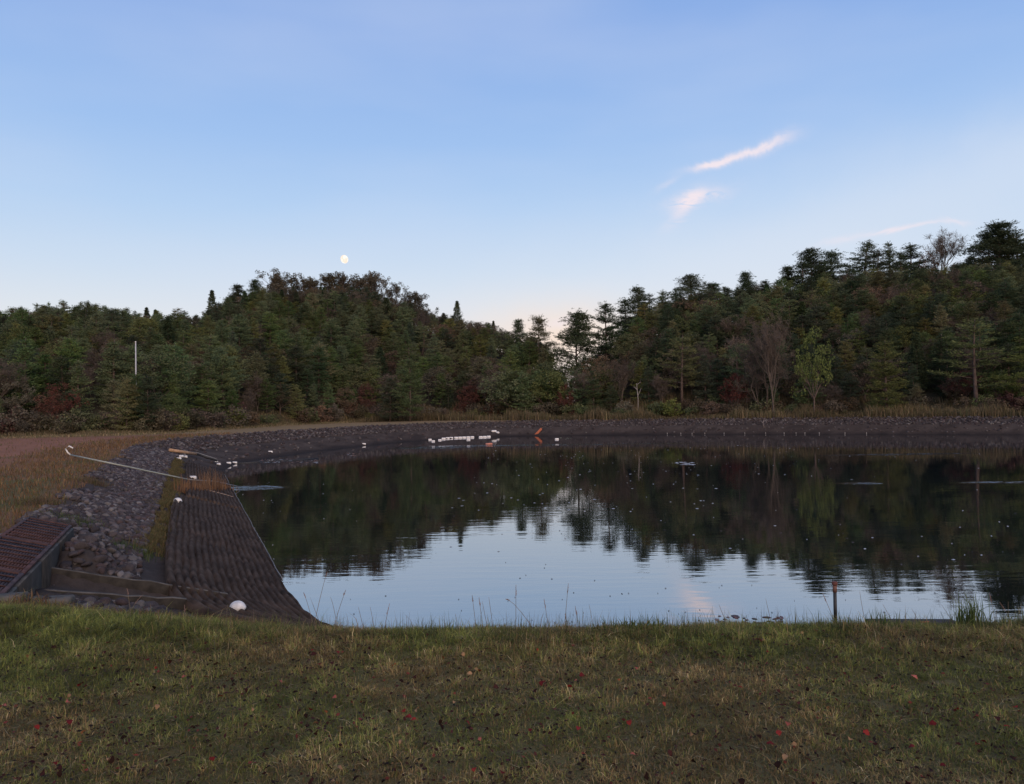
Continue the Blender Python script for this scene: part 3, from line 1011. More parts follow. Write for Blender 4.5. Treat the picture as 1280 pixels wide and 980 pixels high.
# left hill skyline
hero('cedar', 266, 363, 158, 'dark narrow cedar standing at the left foot of the round hilltop', L_DARK, 1.0, 0)
hero('old_pine', 299, 357, 164, 'dark clumpy pine on the left shoulder of the round hill', L_DARK, 0.8, 2)
hero('old_pine', 318, 351, 167, 'small round topped pine higher on the left shoulder of the round hill', L_DARK, 0.7, 0)
hero('cedar', 184, 384, 142, 'tiny dark pointed cedar on the low left ridge, left one of a pair', L_DARK, 0.9, 1)
hero('cedar', 195, 387, 142, 'tiny dark pointed cedar on the low left ridge, right one of a pair', L_DARK, 0.9, 0)
hero('cedar', 573, 376, 170, 'dark pointed cedar on the right shoulder of the round hill', L_DARK, 0.9, 1)
hero('cedar', 618, 401, 168, 'small dark cedar low on the falling right side of the round hill', L_DARK, 0.9, 0)
for k, (px, yt, w_) in enumerate([(340, 350, .9), (362, 345, 1.1), (384, 347, .9), (408, 347, 1.1), (430, 345, .9), (452, 346, 1.1), (474, 348, 1.0), (494, 357, .9), (516, 366, .9)]):
    hero('dome', px, yt, 173 + (k % 3) * 2, 'spreading hilltop tree with sky showing through its rounded brown crown', L_TOP, w_, k, group='spreading trees along the round hilltop')
for k, (px, yt) in enumerate([(22, 388), (48, 379), (62, 377), (78, 375), (102, 377), (115, 380), (140, 387)]):
    hero('loose_pine' if k % 2 else 'pine', px, yt, 136, 'feathery topped pine on the low ridge at far left', L_PINE, 0.85, k, group='feathery pines on the far left ridge')
# trees one can pick out lower down
hero('pine', 512, 448, 107, 'large dark bushy pine coming down onto the grassy bank foot of the round hill', L_PINE, 1.05, 4)
hero('pine', 487, 470, 108, 'dark low conifer left beside the large bushy pine at the bank', L_DARK, 1.1, 1)
hero('pine', 1108, 424, 93, 'cone shaped olive pine standing alone at the foot of the right slope', L_OLIVE, 1.15, 0)
hero('broad', 1017, 408, 95, 'yellow green leafy tree with slim forked trunk on the right slope foot', L_LIME, 0.55, 1)
hero('bare', 968, 402, 96, 'tall grey leafless tree left of the yellow green tree', None, 0.6, 0)
hero('bare', 955, 415, 99, 'lower grey leafless tree behind the tall grey one', None, 0.9, 2)
hero('loose_pine', 1222, 398, 91, 'light green layered pine on the right slope foot, left of the edge one', L_LIME, 1.45, 0)
hero('loose_pine', 1282, 420, 89, 'light green layered pine cut by the right edge of the photo', L_LIME, 1.4, 1)
hero('broad', 918, 466, 101, 'small orange red tree at the foot of the right slope', L_RED, 0.8, 2)
hero('broad', 752, 452, 112, 'round red brown tree under the pines beside the valley gap', L_RUSSET, 0.9, 0)
hero('broad', 706, 480, 108, 'small dull red tree by the reeds below the valley gap', L_RED, 0.8, 1)
hero('pine', 738, 498, 104, 'small green young pine among the reeds at the far bank', L_BROAD, 1.4, 2)
hero('bare', 775, 452, 109, 'leafless mauve tree beside the white dead trunk', None, 1.0, 0)
hero('bare', 735, 460, 110, 'leafless mauve tree under the wide dark pine', None, 1.0, 2)
hero('pine', 140, 422, 90, 'pale tipped pine rising above its neighbours left of the white pole', L_OLIVE, 0.9, 0)
hero('bare', 113, 455, 84, 'brown leafless tree in the left wood, left of the white pole', None, 1.2, 1)
hero('broad', 252, 436, 104, 'small deep red tree in the left wood, right of the white pole', L_RED, 0.5, 0)
hero('broad', 458, 478, 114, 'dull red leafy tree just left of the dark bushy pine', L_RED, 0.8, 3)
hero('broad', 543, 400, 148, 'golden olive treetop high on the right side of the round hill', L_YELLOW, 0.8, 1)
hero('broad', 372, 455, 112, 'dusky red tree among the green pines of the round hill', L_RED, 0.7, 2)
hero('broad', 300, 500, 92, 'dark red shrubby tree near the grass at the wood edge', L_RED, 0.8, 0)
hero('pine', 398, 420, 118, 'light green full pine in the middle of the round hill slope', L_PINE, 1.1, 4)
hero('pine', 320, 438, 100, 'light green pine at the left foot of the round hill', L_OLIVE, 1.0, 1)
hero('loose_pine', 852, 418, 107, 'tall layered pine with drooping green shelves on the near right slope', L_OLIVE, 1.35, 2)
hero('loose_pine', 925, 430, 104, 'layered green pine right of the tall drooping one', L_PINE, 1.1, 0)


for _y in (66, 69, 72, 75, 78):
    HERO_XY.append(((170 - 640) / F * _y, _y, 2.6))


_rr = random.Random(4)
for _k in range(17):
    _px = 636 + _k * 8.2
    _Y = 109.5 + _rr.uniform(0, 5)
    if abs(_px - 706) < 4 or abs(_px - 735) < 4: continue
    hero('pine' if _k % 3 else 'broad', _px, 464 + _rr.uniform(-4, 5), _Y, 'low bushy green tree in the row closing the valley gap', L_PINE if _k % 3 else L_BROAD, 1.45, _k, group='low bushy trees across the valley mouth')

for _k in range(16):
    _px = 632 + _k * 9
    if 690 < _px < 716: continue
    hero('pine' if _k % 2 else 'broad', _px, 454 + _rr.uniform(-5, 5), 123 + _rr.uniform(-2, 2), 'bushy dark tree behind the low row in the valley gap', L_DARK if _k % 2 else L_BROAD, 1.45, _k, group='bushy dark trees behind the valley mouth row')


def forest():
    rnd = random.Random(5)
    pts = []
    Y = 62.0
    while Y < 205:
        st = 2.6 + (Y - 62) * 0.006
        x = -0.80 * Y + rnd.uniform(0, st)
        while x < 0.80 * Y:
            pts.append((x + rnd.uniform(-0.42, 0.42) * st, Y + rnd.uniform(-0.42, 0.42) * st))
            x += st
        Y += st * 1.02
    P = np.array(pts)
    u = P[:, 0] / P[:, 1]
    yf = np.interp(u, SK_U, SK_FOOT); yc = np.interp(u, SK_U, SK_CREST)
    t = (P[:, 1] - yf) / (yc - yf)
    ok = (t > 0.015) & (P[:, 1] < yc + 9)
    P = P[ok]; u = u[ok]; t = t[ok]
    Z = H(P[:, 0], P[:, 1])
    hx = np.array(HERO_XY)
    d = np.hypot(P[:, None, 0] - hx[None, :, 0], P[:, None, 1] - hx[None, :, 1]) < hx[None, :, 2] * 0.75
    keep = ~d.any(1)
    P = P[keep]; u = u[keep]; t = t[keep]; Z = Z[keep]
    px = 640 + u * F
    zone = fbm(P[:, 0] * 0.045, P[:, 1] * 0.045, 3, 77)
    order = np.argsort(P[:, 1])
    npine = nb = nbare = 0
    rest = []
    for i in order:
        x, y = P[i]; p = px[i]; tt = t[i]; zn = zone[i]; r = rnd.random()
        left = p < 660
        hilltop = left and tt > 0.66 and p > 235
        # which sort of tree grows here
        if hilltop:
            kind, leaf = ('broad', L_TOP) if r < 0.72 else (('cedar', L_DARK) if r < 0.8 else ('pine', L_DARK))
            if r < 0.10: leaf = L_RUSSET
        elif tt < 0.10 and r < 0.30:
            kind, leaf = rnd.choice([('broad', L_RUSSET), ('broad', L_BROAD), ('bare', None), ('broad', L_RED), ('broad', L_SCRUB)])
        elif zn > 0.60 and r < 0.45:
            kind, leaf = ('broad', L_RUSSET) if r < 0.16 else (('broad', L_BROAD) if r < 0.36 else ('bare', None))
        elif r < 0.045:
            kind, leaf = 'bare', None
        elif r < 0.11:
            kind, leaf = 'broad', L_RUSSET
        elif r < 0.19:
            kind, leaf = 'broad', L_BROAD
        elif r < 0.30:
            kind, leaf = 'loose_pine', L_OLIVE if rnd.random() < 0.4 else L_PINE
        elif r < 0.34:
            kind, leaf = 'cedar', L_DARK
        else:
            q = rnd.random()
            kind, leaf = 'pine', (L_OLIVE if q < 0.16 else (L_DARK if q < (0.30 if left else 0.74) else L_PINE))
        hgt = {'pine': 6.6, 'loose_pine': 7.0, 'broad': 5.6, 'bare': 5.8, 'cedar': 7.2}[kind] * rnd.uniform(0.72, 1.18)
        if tt < 0.06: hgt *= 0.72
        if tt > 0.6: hgt = hgt * 0.5 + 3.0
        if 688 < p < 748: hgt = rnd.uniform(5.2, 6.2) if y < 117 else hgt * 0.5
        if hilltop: hgt *= 0.95
        if left and tt > 0.2: hgt *= 0.84
        if kind in ('pine', 'loose_pine'):
            ind = npine < 225
            npine += ind
        elif kind == 'broad':
            ind = nb < 190
            nb += ind
        elif kind == 'bare':
            ind = True
        else:
            ind = True
        side = 'left wood' if p < 280 else ('round hill' if p < 660 else ('valley' if p < 780 else 'right slope'))
        if not ind:
            rest.append((x, y, Z[i] - 0.08, kind, leaf, hgt)); continue
        nm = {'pine': 'green pine', 'loose_pine': 'open layered pine', 'broad': 'rounded leafy tree', 'bare': 'leafless grey brown tree', 'cedar': 'dark narrow cedar'}[kind]
        if kind == 'pine' and leaf is L_DARK: nm = 'dark pine'
        if kind in ('pine', 'loose_pine') and leaf is L_OLIVE: nm = 'olive pine'
        if leaf is L_RUSSET: nm = 'russet brown tree'
        if leaf is L_RED: nm = 'dull red tree'
        if leaf is L_TOP: nm = 'dark brown leafy tree'
        where = {'left wood': 'in the low wood at far left', 'round hill': 'on the round hill under the moon', 'valley': 'in the dip between the two hills', 'right slope': 'on the dark wooded right slope'}[side]
        pos = 'front row' if tt < 0.12 else ('lower part' if tt < 0.5 else 'upper part')
        lab = f'{nm} {where}, {pos}'
        plant(kind, x, y, hgt, lab, f'{nm}s {where}, {pos}', leaf, rnd, z=float(Z[i]), wide=rnd.uniform(1.1, 1.5))
    # the rest of the wood: one mass of the same trees
    key = []; coll = bpy.data.collections.new('distant_wood_trees')
    pts = []; ids = []; scl = []; rot = []
    for (x, y, z, kind, leaf, hgt) in rest:
        var = rnd.randrange(len(KINDS[kind]['m']))
        k = (kind, leaf.name if leaf else '', var)
        if k not in key: key.append(k)
        pts.append((x, y, z)); ids.append(key.index(k))
        s = hgt / KINDS[kind]['ht']; w_ = rnd.uniform(1.1, 1.5)
        scl.append((s * w_, s * w_, s)); rot.append((0, 0, rnd.uniform(0, 6.28)))
    for n, (kind, leafn, var) in enumerate(key):
        sub = bpy.data.collections.new('tree_kind_%03d' % n)
        tm, cm = KINDS[kind]['m'][var]
        a = bpy.data.objects.new('trunk', tm); b = bpy.data.objects.new('crown', cm)
        if leafn:
            b.material_slots[0].link = 'OBJECT'; b.material_slots[0].material = bpy.data.materials[leafn]
        sub.objects.link(a); sub.objects.link(b)
        coll.children.link(sub)
    me = bpy.data.meshes.new('distant_wood')
    me.from_pydata(pts, [], [])
    at_ = me.attributes.new('idx', 'INT', 'POINT'); at_.data.foreach_set('value', ids)
    at_ = me.attributes.new('scl', 'FLOAT_VECTOR', 'POINT'); at_.data.foreach_set('vector', np.array(scl, np.float32).ravel())
    at_ = me.attributes.new('rot', 'FLOAT_VECTOR', 'POINT'); at_.data.foreach_set('vector', np.array(rot, np.float32).ravel())
    ng = bpy.data.node_groups.new('distant_wood', 'GeometryNodeTree')
    ng.interface.new_socket('Geometry', in_out='INPUT', socket_type='NodeSocketGeometry')
    ng.interface.new_socket('Geometry', in_out='OUTPUT', socket_type='NodeSocketGeometry')
    gi = ng.nodes.new('NodeGroupInput'); go = ng.nodes.new('NodeGroupOutput')
    ip = ng.nodes.new('GeometryNodeInstanceOnPoints')
    ci = ng.nodes.new('GeometryNodeCollectionInfo')
    ci.inputs['Collection'].default_value = coll
    ci.inputs['Separate Children'].default_value = True
    ci.inputs['Reset Children'].default_value = True
    def na(name, typ):
        n = ng.nodes.new('GeometryNodeInputNamedAttribute'); n.data_type = typ; n.inputs['Name'].default_value = name
        return [s_ for s_ in n.outputs if s_.enabled and s_.name == 'Attribute'][0]
    ng.links.new(gi.outputs[0], ip.inputs['Points']); ng.links.new(ci.outputs[0], ip.inputs['Instance'])
    ip.inputs['Pick Instance'].default_value = True
    ng.links.new(na('idx', 'INT'), ip.inputs['Instance Index'])
    er = ng.nodes.new('FunctionNodeEulerToRotation')
    ng.links.new(na('rot', 'FLOAT_VECTOR'), er.inputs[0]); ng.links.new(er.outputs[0], ip.inputs['Rotation'])
    ng.links.new(na('scl', 'FLOAT_VECTOR'), ip.inputs['Scale'])
    ng.links.new(ip.outputs[0], go.inputs[0])
    o = obj('distant_wood', me)
    md = o.modifiers.new('trees', 'NODES'); md.node_group = ng
    tag(o, 'mixed pine and leafy wood covering the upper hillsides beyond the pond', 'wood', kind='stuff')
    print('FOREST', len(order), 'rest', len(rest), 'pines', npine, 'broad', nb, 'kinds', len(key))


forest()


def fringe():
    """shrubs along the wood edge"""
    rnd = random.Random(9)
    for k in range(170):
        px = rnd.uniform(-40, 1320)
        u = (px - 640) / F
        yf = float(np.interp(u, SK_U, SK_FOOT))
        y = yf - rnd.uniform(-1.5, 1.6)
        q = rnd.random()
        leaf, nm = (L_SCRUB, 'brown scrubby bush') if q < 0.45 else ((L_BROAD, 'green bush') if q < 0.7 else ((L_RUSSET, 'russet bush') if q < 0.95 else (L_RED, 'dull red bush')))
        where = 'at the foot of the left wood' if px < 280 else ('at the foot of the round hill' if px < 660 else ('at the valley mouth' if px < 780 else 'at the foot of the right slope'))
        plant('shrub', u * y, y, rnd.uniform(1.3, 3.0), f'{nm} {where}', f'{nm}es {where}', leaf, rnd, wide=rnd.uniform(0.8, 1.2))


fringe()


# ------------------------------------------------------------------ the bank: path along the waterline
_c = np.concatenate([OUTA, OUTA[:1]])
_seg = np.hypot(*(np.diff(_c, axis=0).T)); _cum = np.concatenate([[0], np.cumsum(_seg)]); PER = _cum[-1]


def path(L):
    L = np.mod(np.asarray(L, float), PER)
    x = np.interp(L, _cum, _c[:, 0]); y = np.interp(L, _cum, _c[:, 1])
    e = 0.35
    xa = np.interp(np.mod(L - e, PER), _cum, _c[:, 0]); ya = np.interp(np.mod(L - e, PER), _cum, _c[:, 1])
    xb = np.interp(np.mod(L + e, PER), _cum, _c[:, 0]); yb = np.interp(np.mod(L + e, PER), _cum, _c[:, 1])
    tx, ty = xb - xa, yb - ya
    l = np.hypot(tx, ty) + 1e-9
    tx, ty = tx / l, ty / l
    return x, y, -ty, tx      # outward normal: the outline runs with the water on its right


def L_of_y(yv):
    """arc length on the left bank where the waterline reaches depth yv"""
    Ls = np.linspace(1.0, 42, 800)
    return float(Ls[np.argmin(np.abs(path(Ls)[1] - yv))])


M_MAT = mat('black_rubber_mat', (0.056, 0.038, 0.028), 0.95, 2.2, 0.55, bump=0.6, spec=0.08)
M_WHITE = mat('weathered_white_plastic', (0.60, 0.57, 0.54), 0.7, 7.0, 0.28)
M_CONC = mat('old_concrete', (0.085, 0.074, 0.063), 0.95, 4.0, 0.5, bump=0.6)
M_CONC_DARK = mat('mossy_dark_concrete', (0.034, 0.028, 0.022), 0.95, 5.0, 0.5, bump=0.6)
M_RUST = mat('rusty_steel', (0.062, 0.031, 0.028), 0.9, 6.0, 0.5, bump=0.5)
M_RUST2 = mat('orange_rust', (0.30, 0.09, 0.045), 0.85, 12.0, 0.4)
M_ROPE = mat('pale_rope', (0.22, 0.22, 0.22), 0.9, 20.0, 0.25)
M_POLE = mat('pale_green_pole', (0.27, 0.28, 0.24), 0.7, 3.0, 0.2)
M_TAN = mat('tan_wood', (0.36, 0.22, 0.13), 0.85, 6.0, 0.3)
M_BLACK = mat('black_plastic', (0.02, 0.02, 0.022), 0.5, 10.0, 0.3)
M_ROCK = mat('grey_rock', (0.085, 0.070, 0.068), 0.95, 7.0, 0.5, bump=0.7, coord='Object')


def ribbed_mat(name, La, Lb, s0, s1, label, sag=0.0):
    nL = int((Lb - La) / 0.07); nS = int((s1 - s0) / 0.0242)
    Ls = np.linspace(La, Lb, nL); S = np.linspace(s0, s1, nS)
    x, y, nx, ny = path(Ls)
    edge = s1 + 0.10 * (fbm(Ls * 0.35, Ls * 0, 3, 31) - 0.5)
    k = (S - s0) / (s1 - s0)
    SS = s0 + (edge[:, None] - s0) * k[None, :]
    X = x[:, None] + nx[:, None] * SS; Y = y[:, None] + ny[:, None] * SS
    LL = np.broadcast_to(Ls[:, None], X.shape)
    ph = SS / 0.145 + 0.9 * (fbm(LL * 0.7, SS * 0.8, 3, 5) - 0.5) + 0.10 * (fbm(LL * 3.5, SS * 6.9, 2, 6) - 0.5)
    fr = ph - np.floor(ph)
    tube = np.sqrt(np.clip(1 - ((fr - 0.5) * 2.0) ** 2, 0, 1))
    hgt = 0.14 * tube * (0.85 + 0.3 * fbm(LL * 1.3, np.floor(ph) * 3.1, 2, 8)) + 0.12 * (fbm(LL * 0.6, SS * 0.9, 3, 9) - 0.5)
    Z = H(X, Y) + 0.05 + hgt
    Z[:, 0] -= 0.18; Z[:, -1] -= 0.18; Z[0, :] -= 0.16; Z[-1, :] -= 0.16
    V = np.stack([X, Y, Z], -1).reshape(-1, 3)
    i = np.arange(nL * nS).reshape(nL, nS)
    Q = np.stack([i[:-1, :-1], i[:-1, 1:], i[1:, 1:], i[1:, :-1]], -1).reshape(-1, 4)
    o = obj(name, mesh(name, V, Q, [M_MAT], True))
    return tag(o, label, 'erosion mat', 'ribbed rubber mats on the bank')


LM = L_of_y(29.0)
ribbed_mat('ribbed_mat', -4.5, LM, -0.06, 2.35, 'long near ribbed black rubber mat covering the left bank down to the water')
ribbed_mat('ribbed_mat', LM + 0.35, L_of_y(47.5), -0.06, 2.0, 'far ribbed black rubber mat beyond the dry reed clump, ending at the boom')


def edge_rope():
    w = MB()
    Ls = np.arange(1.5, L_of_y(47), 0.3)
    x, y, nx, ny = path(Ls)
    off = -0.12 + 0.05 * (fbm(Ls * 0.7, Ls * 0, 3, 3) - 0.5)
    w.tube(np.stack([x + nx * off, y + ny * off, np.full(len(Ls), 0.03) + 0.03 * (fbm(Ls * 1.5, Ls * 0, 2, 4) - 0.5)], -1), 0.013, 5)
    tag(obj('rope', w.mesh('rope', [M_ROPE], True)), 'pale rope running along the mat edge at the left waterline', 'rope')


edge_rope()


# ------------------------------------------------------------------ stones
def ico(sub):
    import bmesh
    bm = bmesh.new(); bmesh.ops.create_icosphere(bm, subdivisions=sub, radius=1)
    V = np.array([v.co[:] for v in bm.verts]); T = np.array([[v.index for v in f.verts] for f in bm.faces]); bm.free()
    return V, T


def stone_shape(rng, sub=2):
    V, T = ico(sub)
    V = V.copy()
    for k in range(9):          # chop flat faces for an angular quarry stone
        n = unit(rng.normal(size=3)); d = rng.uniform(0.45, 0.8)
        e = V @ n - d
        V -= np.outer(np.maximum(e, 0), n)
    V *= rng.uniform(0.75, 1.25, 3) * (1, 1, 0.72)
    return V, T


def rotz_rand(rng, V):
    a, b, c = rng.uniform(0, 6.28), rng.normal() * 0.35, rng.normal() * 0.35
    return V @ np.array(Matrix.Rotation(a, 3, 'Z') @ Matrix.Rotation(b, 3, 'X') @ Matrix.Rotation(c, 3, 'Y')).T


def stones():
    rng = np.random.default_rng(3)
    shapes = [stone_shape(rng) for _ in range(14)]
    small = [stone_shape(rng, 1) for _ in range(14)]
    cols = np.array([(0.060, 0.050, 0.050), (0.080, 0.066, 0.066), (0.105, 0.090, 0.090), (0.075, 0.055, 0.055), (0.14, 0.125, 0.12), (0.05, 0.042, 0.044)])
    n = 12500
    Lm = L_of_y(48.5)
    L = rng.uniform(0, 1, n) ** 1.25 * (Lm + 7) - 5.0
    S = rng.uniform(2.78, 5.05, n)
    x, y, nx, ny = path(L)
    X = x + nx * S; Y = y + ny * S
    keep = (fbm(X * 0.8, Y * 0.8, 3, 50) < 0.72) & (S < 4.9 + 0.5 * (fbm(X * 0.6, Y * 0.6, 3, 12) - 0.3)) & (Y > 7.7) & (X < -2.8)
    keep &= ~((fbm(X * 0.7 + 9, Y * 0.7, 3, 88) > 0.55) & (S > 4.2))
    # not in the channel, not in the intake
    a = (X - CH_O[0]) * CH_A[0] + (Y - CH_O[1]) * CH_A[1]; b = (X - CH_O[0]) * CH_B[0] + (Y - CH_O[1]) * CH_B[1]
    keep &= ~((a > -0.9) & (a < 3.3) & (b > -0.15) & (b < CH_W + 0.45))
    t = (X - IN_O[0]) * IN_D[0] + (Y - IN_O[1]) * IN_D[1]; w = (X - IN_O[0]) * IN_N[0] + (Y - IN_O[1]) * IN_N[1]
    keep &= ~((t > -0.2) & (t < 7.3) & (w > -0.12) & (w < 1.0))
    X, Y = X[keep], Y[keep]
    Z = H(X, Y)
    R_ = 0.038 + 0.075 * rng.uniform(0, 1, len(X)) ** 2.4 + 0.0014 * Y
    order = np.argsort(-R_ / np.maximum(Y, 7) * ((Y > 9.0) & (X / Y > -0.66)))
    proto = []
    cm = col_mat('riprap_stone', 0.95, nscale=9.0, namp=0.3, bump=0.8, spec=0.1)
    for k, (V, T) in enumerate(shapes):
        proto.append(mesh('stone', V, T, [cm], False, np.broadcast_to(cols[k % 6], V.shape)))
    VV = []; TT = []; CC = []; nn = 0
    for q, i in enumerate(order):
        r = R_[i]
        if q < 290:
            o = obj('bank_stone', proto[q % 14], loc=(X[i], Y[i], Z[i] + r * 0.28))
            o.scale = (r, r, r); o.rotation_euler = (rng.normal() * 0.35, rng.normal() * 0.35, rng.uniform(0, 6.28))
            tag(o, 'angular grey stone in the rock bank above the ribbed mat on the left', 'stone', 'stones of the left rock bank')
        else:
            V, T = (shapes if Y[i] < 24 else small)[int(rng.integers(14))]
            V = rotz_rand(rng, V) * r + (X[i], Y[i], Z[i] + r * 0.28)
            VV.append(V); TT.append(T + nn); nn += len(V)
            CC.append(np.broadcast_to(cols[int(rng.integers(6))] * rng.uniform(0.7, 1.15), V.shape))
    # far bank
    n = 9000
    L = rng.uniform(L_of_y(47), L_of_y(47) + 165, n); S = rng.uniform(2.2, 5.2, n)
    x, y, nx, ny = path(L); X = x + nx * S; Y = y + ny * S; Z = H(X, Y)
    S[:] = 2.7 + (S - 2.2) * 0.78; S[:500] = rng.uniform(0.5, 2.4, 500); X = x + nx * S; Y = y + ny * S; Z = H(X, Y)
    ok = Y > 40
    for i in np.nonzero(ok)[0]:
        V, T = small[int(rng.integers(14))]
        r = rng.uniform(0.07, 0.20)
        V = rotz_rand(rng, V) * r + (X[i], Y[i], Z[i] + r * 0.2)
        VV.append(V); TT.append(T + nn); nn += len(V)
        CC.append(np.broadcast_to(cols[int(rng.integers(6))] * rng.uniform(0.55, 1.0), V.shape))
    me = mesh('bank_rubble', np.concatenate(VV), np.concatenate(TT), [cm], False, np.concatenate(CC))
    tag(obj('bank_rubble', me), 'grey broken stones packed along the upper pond bank all round', 'rubble', kind='stuff')


stones()


# ------------------------------------------------------------------ grasses
M_BLADE = col_mat('grass_blades', 0.75, trans=0.3, spec=0.15)


def blades(name, X, Y, hgt, wid, col, label, cat='grass', lean=0.45, seed=1, kind='stuff', z=None, droop=0.35):
    rng = np.random.default_rng(seed)
    n = len(X)
    Z = (H(X, Y) if z is None else z) - 0.008
    a = rng.uniform(0, 2 * math.pi, n)
    l = np.abs(rng.normal(0, lean, n)) * hgt
    dx, dy = np.cos(a) * l, np.sin(a) * l
    b = rng.uniform(0, 2 * math.pi, n)
    sx, sy = np.cos(b) * wid * 0.5, np.sin(b) * wid * 0.5
    zz = np.zeros(n)
    base = np.stack([X, Y, Z], -1); side = np.stack([sx, sy, zz], -1)
    mid = base + np.stack([dx * 0.32, dy * 0.32, hgt * 0.6], -1)
    tip = base + np.stack([dx, dy, hgt * (1 - droop * np.minimum(1, l / (hgt + 1e-6)) ** 1.5)], -1)
    V = np.stack([base - side, base + side, mid + side * 0.8, mid - side * 0.8, tip], 1).reshape(-1, 3)
    i = np.arange(n)[:, None] * 5
    Q = i + np.array([[0, 1, 2, 3]]); T = i + np.array([[3, 2, 4]])
    C = np.repeat(col, 5, 0)
    me = mesh(name, V, [T, Q], [M_BLADE], False, C)
    return tag(obj(name, me), label, cat, kind=kind)


def pick(rng, pal, w, n):
    pal = np.array(pal); w = np.array(w, float) if np.ndim(w) == 1 else w
    if w.ndim == 1:
        idx = rng.choice(len(pal), n, p=w / w.sum())
    else:
        w = w / w.sum(1, keepdims=True); cu = np.cumsum(w, 1); idx = (rng.uniform(size=(n, 1)) > cu).sum(1).clip(0, len(pal) - 1)
    return pal[idx] * rng.uniform(0.65, 1.3, (n, 1))


def crest_y(x):
    return np.interp(x, [-9, -4.2, -2.5, 0, 4, 12], [6.6, 6.2, 5.75, 5.5, 5.6, 5.8])


def lawn():
    rng = np.random.default_rng(21)
    n = 330000
    Y = 2.75 + (rng.uniform(0, 1, n) ** 0.85) * 4.3
    X = rng.uniform(-1, 1, n) * (0.70 * Y + 0.7)
    k = Y < crest_y(X) + 0.9
    X, Y = X[k], Y[k]; n = len(X)
    g = 0.5 + 0.75 * (fbm(X * 1.5, Y * 1.5, 4, 200) - 0.5); g2 = fbm(X * 3.2, Y * 3.2, 3, 210); tuft = vnoise(X * 11, Y * 11, 220)
    near = sstep(0.9, 0.0, crest_y(X) - Y)            # towards the crest
    lft = sstep(-1.5, -3.2, X) * sstep(4.2, 5.2, Y)
    rgt = sstep(1.2, 3.0, X) * sstep(5.4, 3.6, Y)
    grn = np.clip((g - 0.36) * 2.5 + 0.35 * near + 0.55 * lft + 0.55 * rgt, 0.08, 1.2)
    dry = np.clip(1.1 - grn + 0.35 * (g2 - 0.5), 0.08, 1.2)
    pal = [(0.115, 0.128, 0.032), (0.175, 0.180, 0.048), (0.080, 0.092, 0.028), (0.205, 0.142, 0.064), (0.150, 0.098, 0.048), (0.34, 0.27, 0.15), (0.215, 0.178, 0.070)]
    w = np.stack([grn * 1.2, grn * 0.8, grn * 0.7, dry * 0.9, dry * 0.9, dry * 0.16 + 0.015, dry * 0.5], -1)
    col = pick(rng, pal, w, n)
    col = 1.14 * col * (0.55 + 0.95 * g2)[:, None] * (0.8 + 0.5 * (tuft > 0.55))[:, None]
    h = (0.015 + 0.018 * rng.uniform(0, 1, n)) * (0.7 + 0.9 * tuft) * (1 + 1.0 * near + 0.5 * lft) + 0.006
    strag = rng.uniform(size=n) < 0.02
    h = np.where(strag, h * 2.0, h)
    keep = (tuft > 0.16) | (rng.uniform(size=n) < 0.45)
    blades('lawn_grass', X[keep], Y[keep], h[keep], rng.uniform(0.0022, 0.0048, n)[keep], col[keep], 'short half dry lawn grass in the foreground, green and brown', lean=1.25, seed=2)


lawn()


def lawn_litter():
    """clover-like small leaves and lying straw between the blades"""
    rng = np.random.default_rng(77)
    n = 60000
    Y = 2.75 + (rng.uniform(0, 1, n) ** 0.85) * 3.6
    X = rng.uniform(-1, 1, n) * (0.70 * Y + 0.7)
    k = (Y < crest_y(X) + 0.2) & (rng.uniform(size=n) < 0.2 + vnoise(X * 4, Y * 4, 501))
    X, Y = X[k], Y[k]; n = len(X)
    Z = H(X, Y) + rng.uniform(0.004, 0.026, n)
    C = np.stack([X, Y, Z], -1)
    straw = rng.uniform(size=n) < 0.10
    bit = (rng.uniform(size=n) < 0.16) & ~straw
    a = unit(rng.normal(size=(n, 3)) * (1, 1, 0.25)); b = unit(np.cross(a, rng.normal(size=(n, 3)) * (0.5, 0.5, 1)))
    l = np.where(straw, rng.uniform(0.015, 0.05, n), np.where(bit, rng.uniform(0.008, 0.015, n), rng.uniform(0.003, 0.008, n)))[:, None]; w = np.where(straw, 0.0011, np.where(bit, rng.uniform(0.005, 0.009, n), rng.uniform(0.002, 0.005, n)))[:, None]
    V = np.stack([C - a * l, C + b * w, C + a * l, C - b * w], 1).reshape(-1, 3)
    col = pick(rng, [(0.035, 0.022, 0.016), (0.075, 0.045, 0.028), (0.070, 0.080, 0.028), (0.13, 0.13, 0.05), (0.15, 0.09, 0.05)], [3, 3, 2, 1, 1], n)
    col = np.where(straw[:, None], np.array([0.30, 0.24, 0.15]) * rng.uniform(0.5, 1.1, (n, 1)), col)
    col = np.where(bit[:, None], pick(rng, [(0.030, 0.012, 0.010), (0.055, 0.018, 0.018), (0.018, 0.012, 0.010), (0.12, 0.03, 0.025)], [3, 2, 3, 0.8], n), col)
    C[:, 2] += bit * 0.012
    V = np.stack([C - a * l, C + b * w, C + a * l, C - b * w], 1).reshape(-1, 3)
    i = np.arange(n)[:, None] * 4
    me = mesh('lawn_litter', V, i + np.array([[0, 1, 2, 3]]), [M_BLADE], False, np.repeat(col, 4, 0))
    tag(obj('lawn_litter', me), 'dead bits, straw and tiny leaves lying among the lawn grass', 'litter', kind='stuff')


lawn_litter()


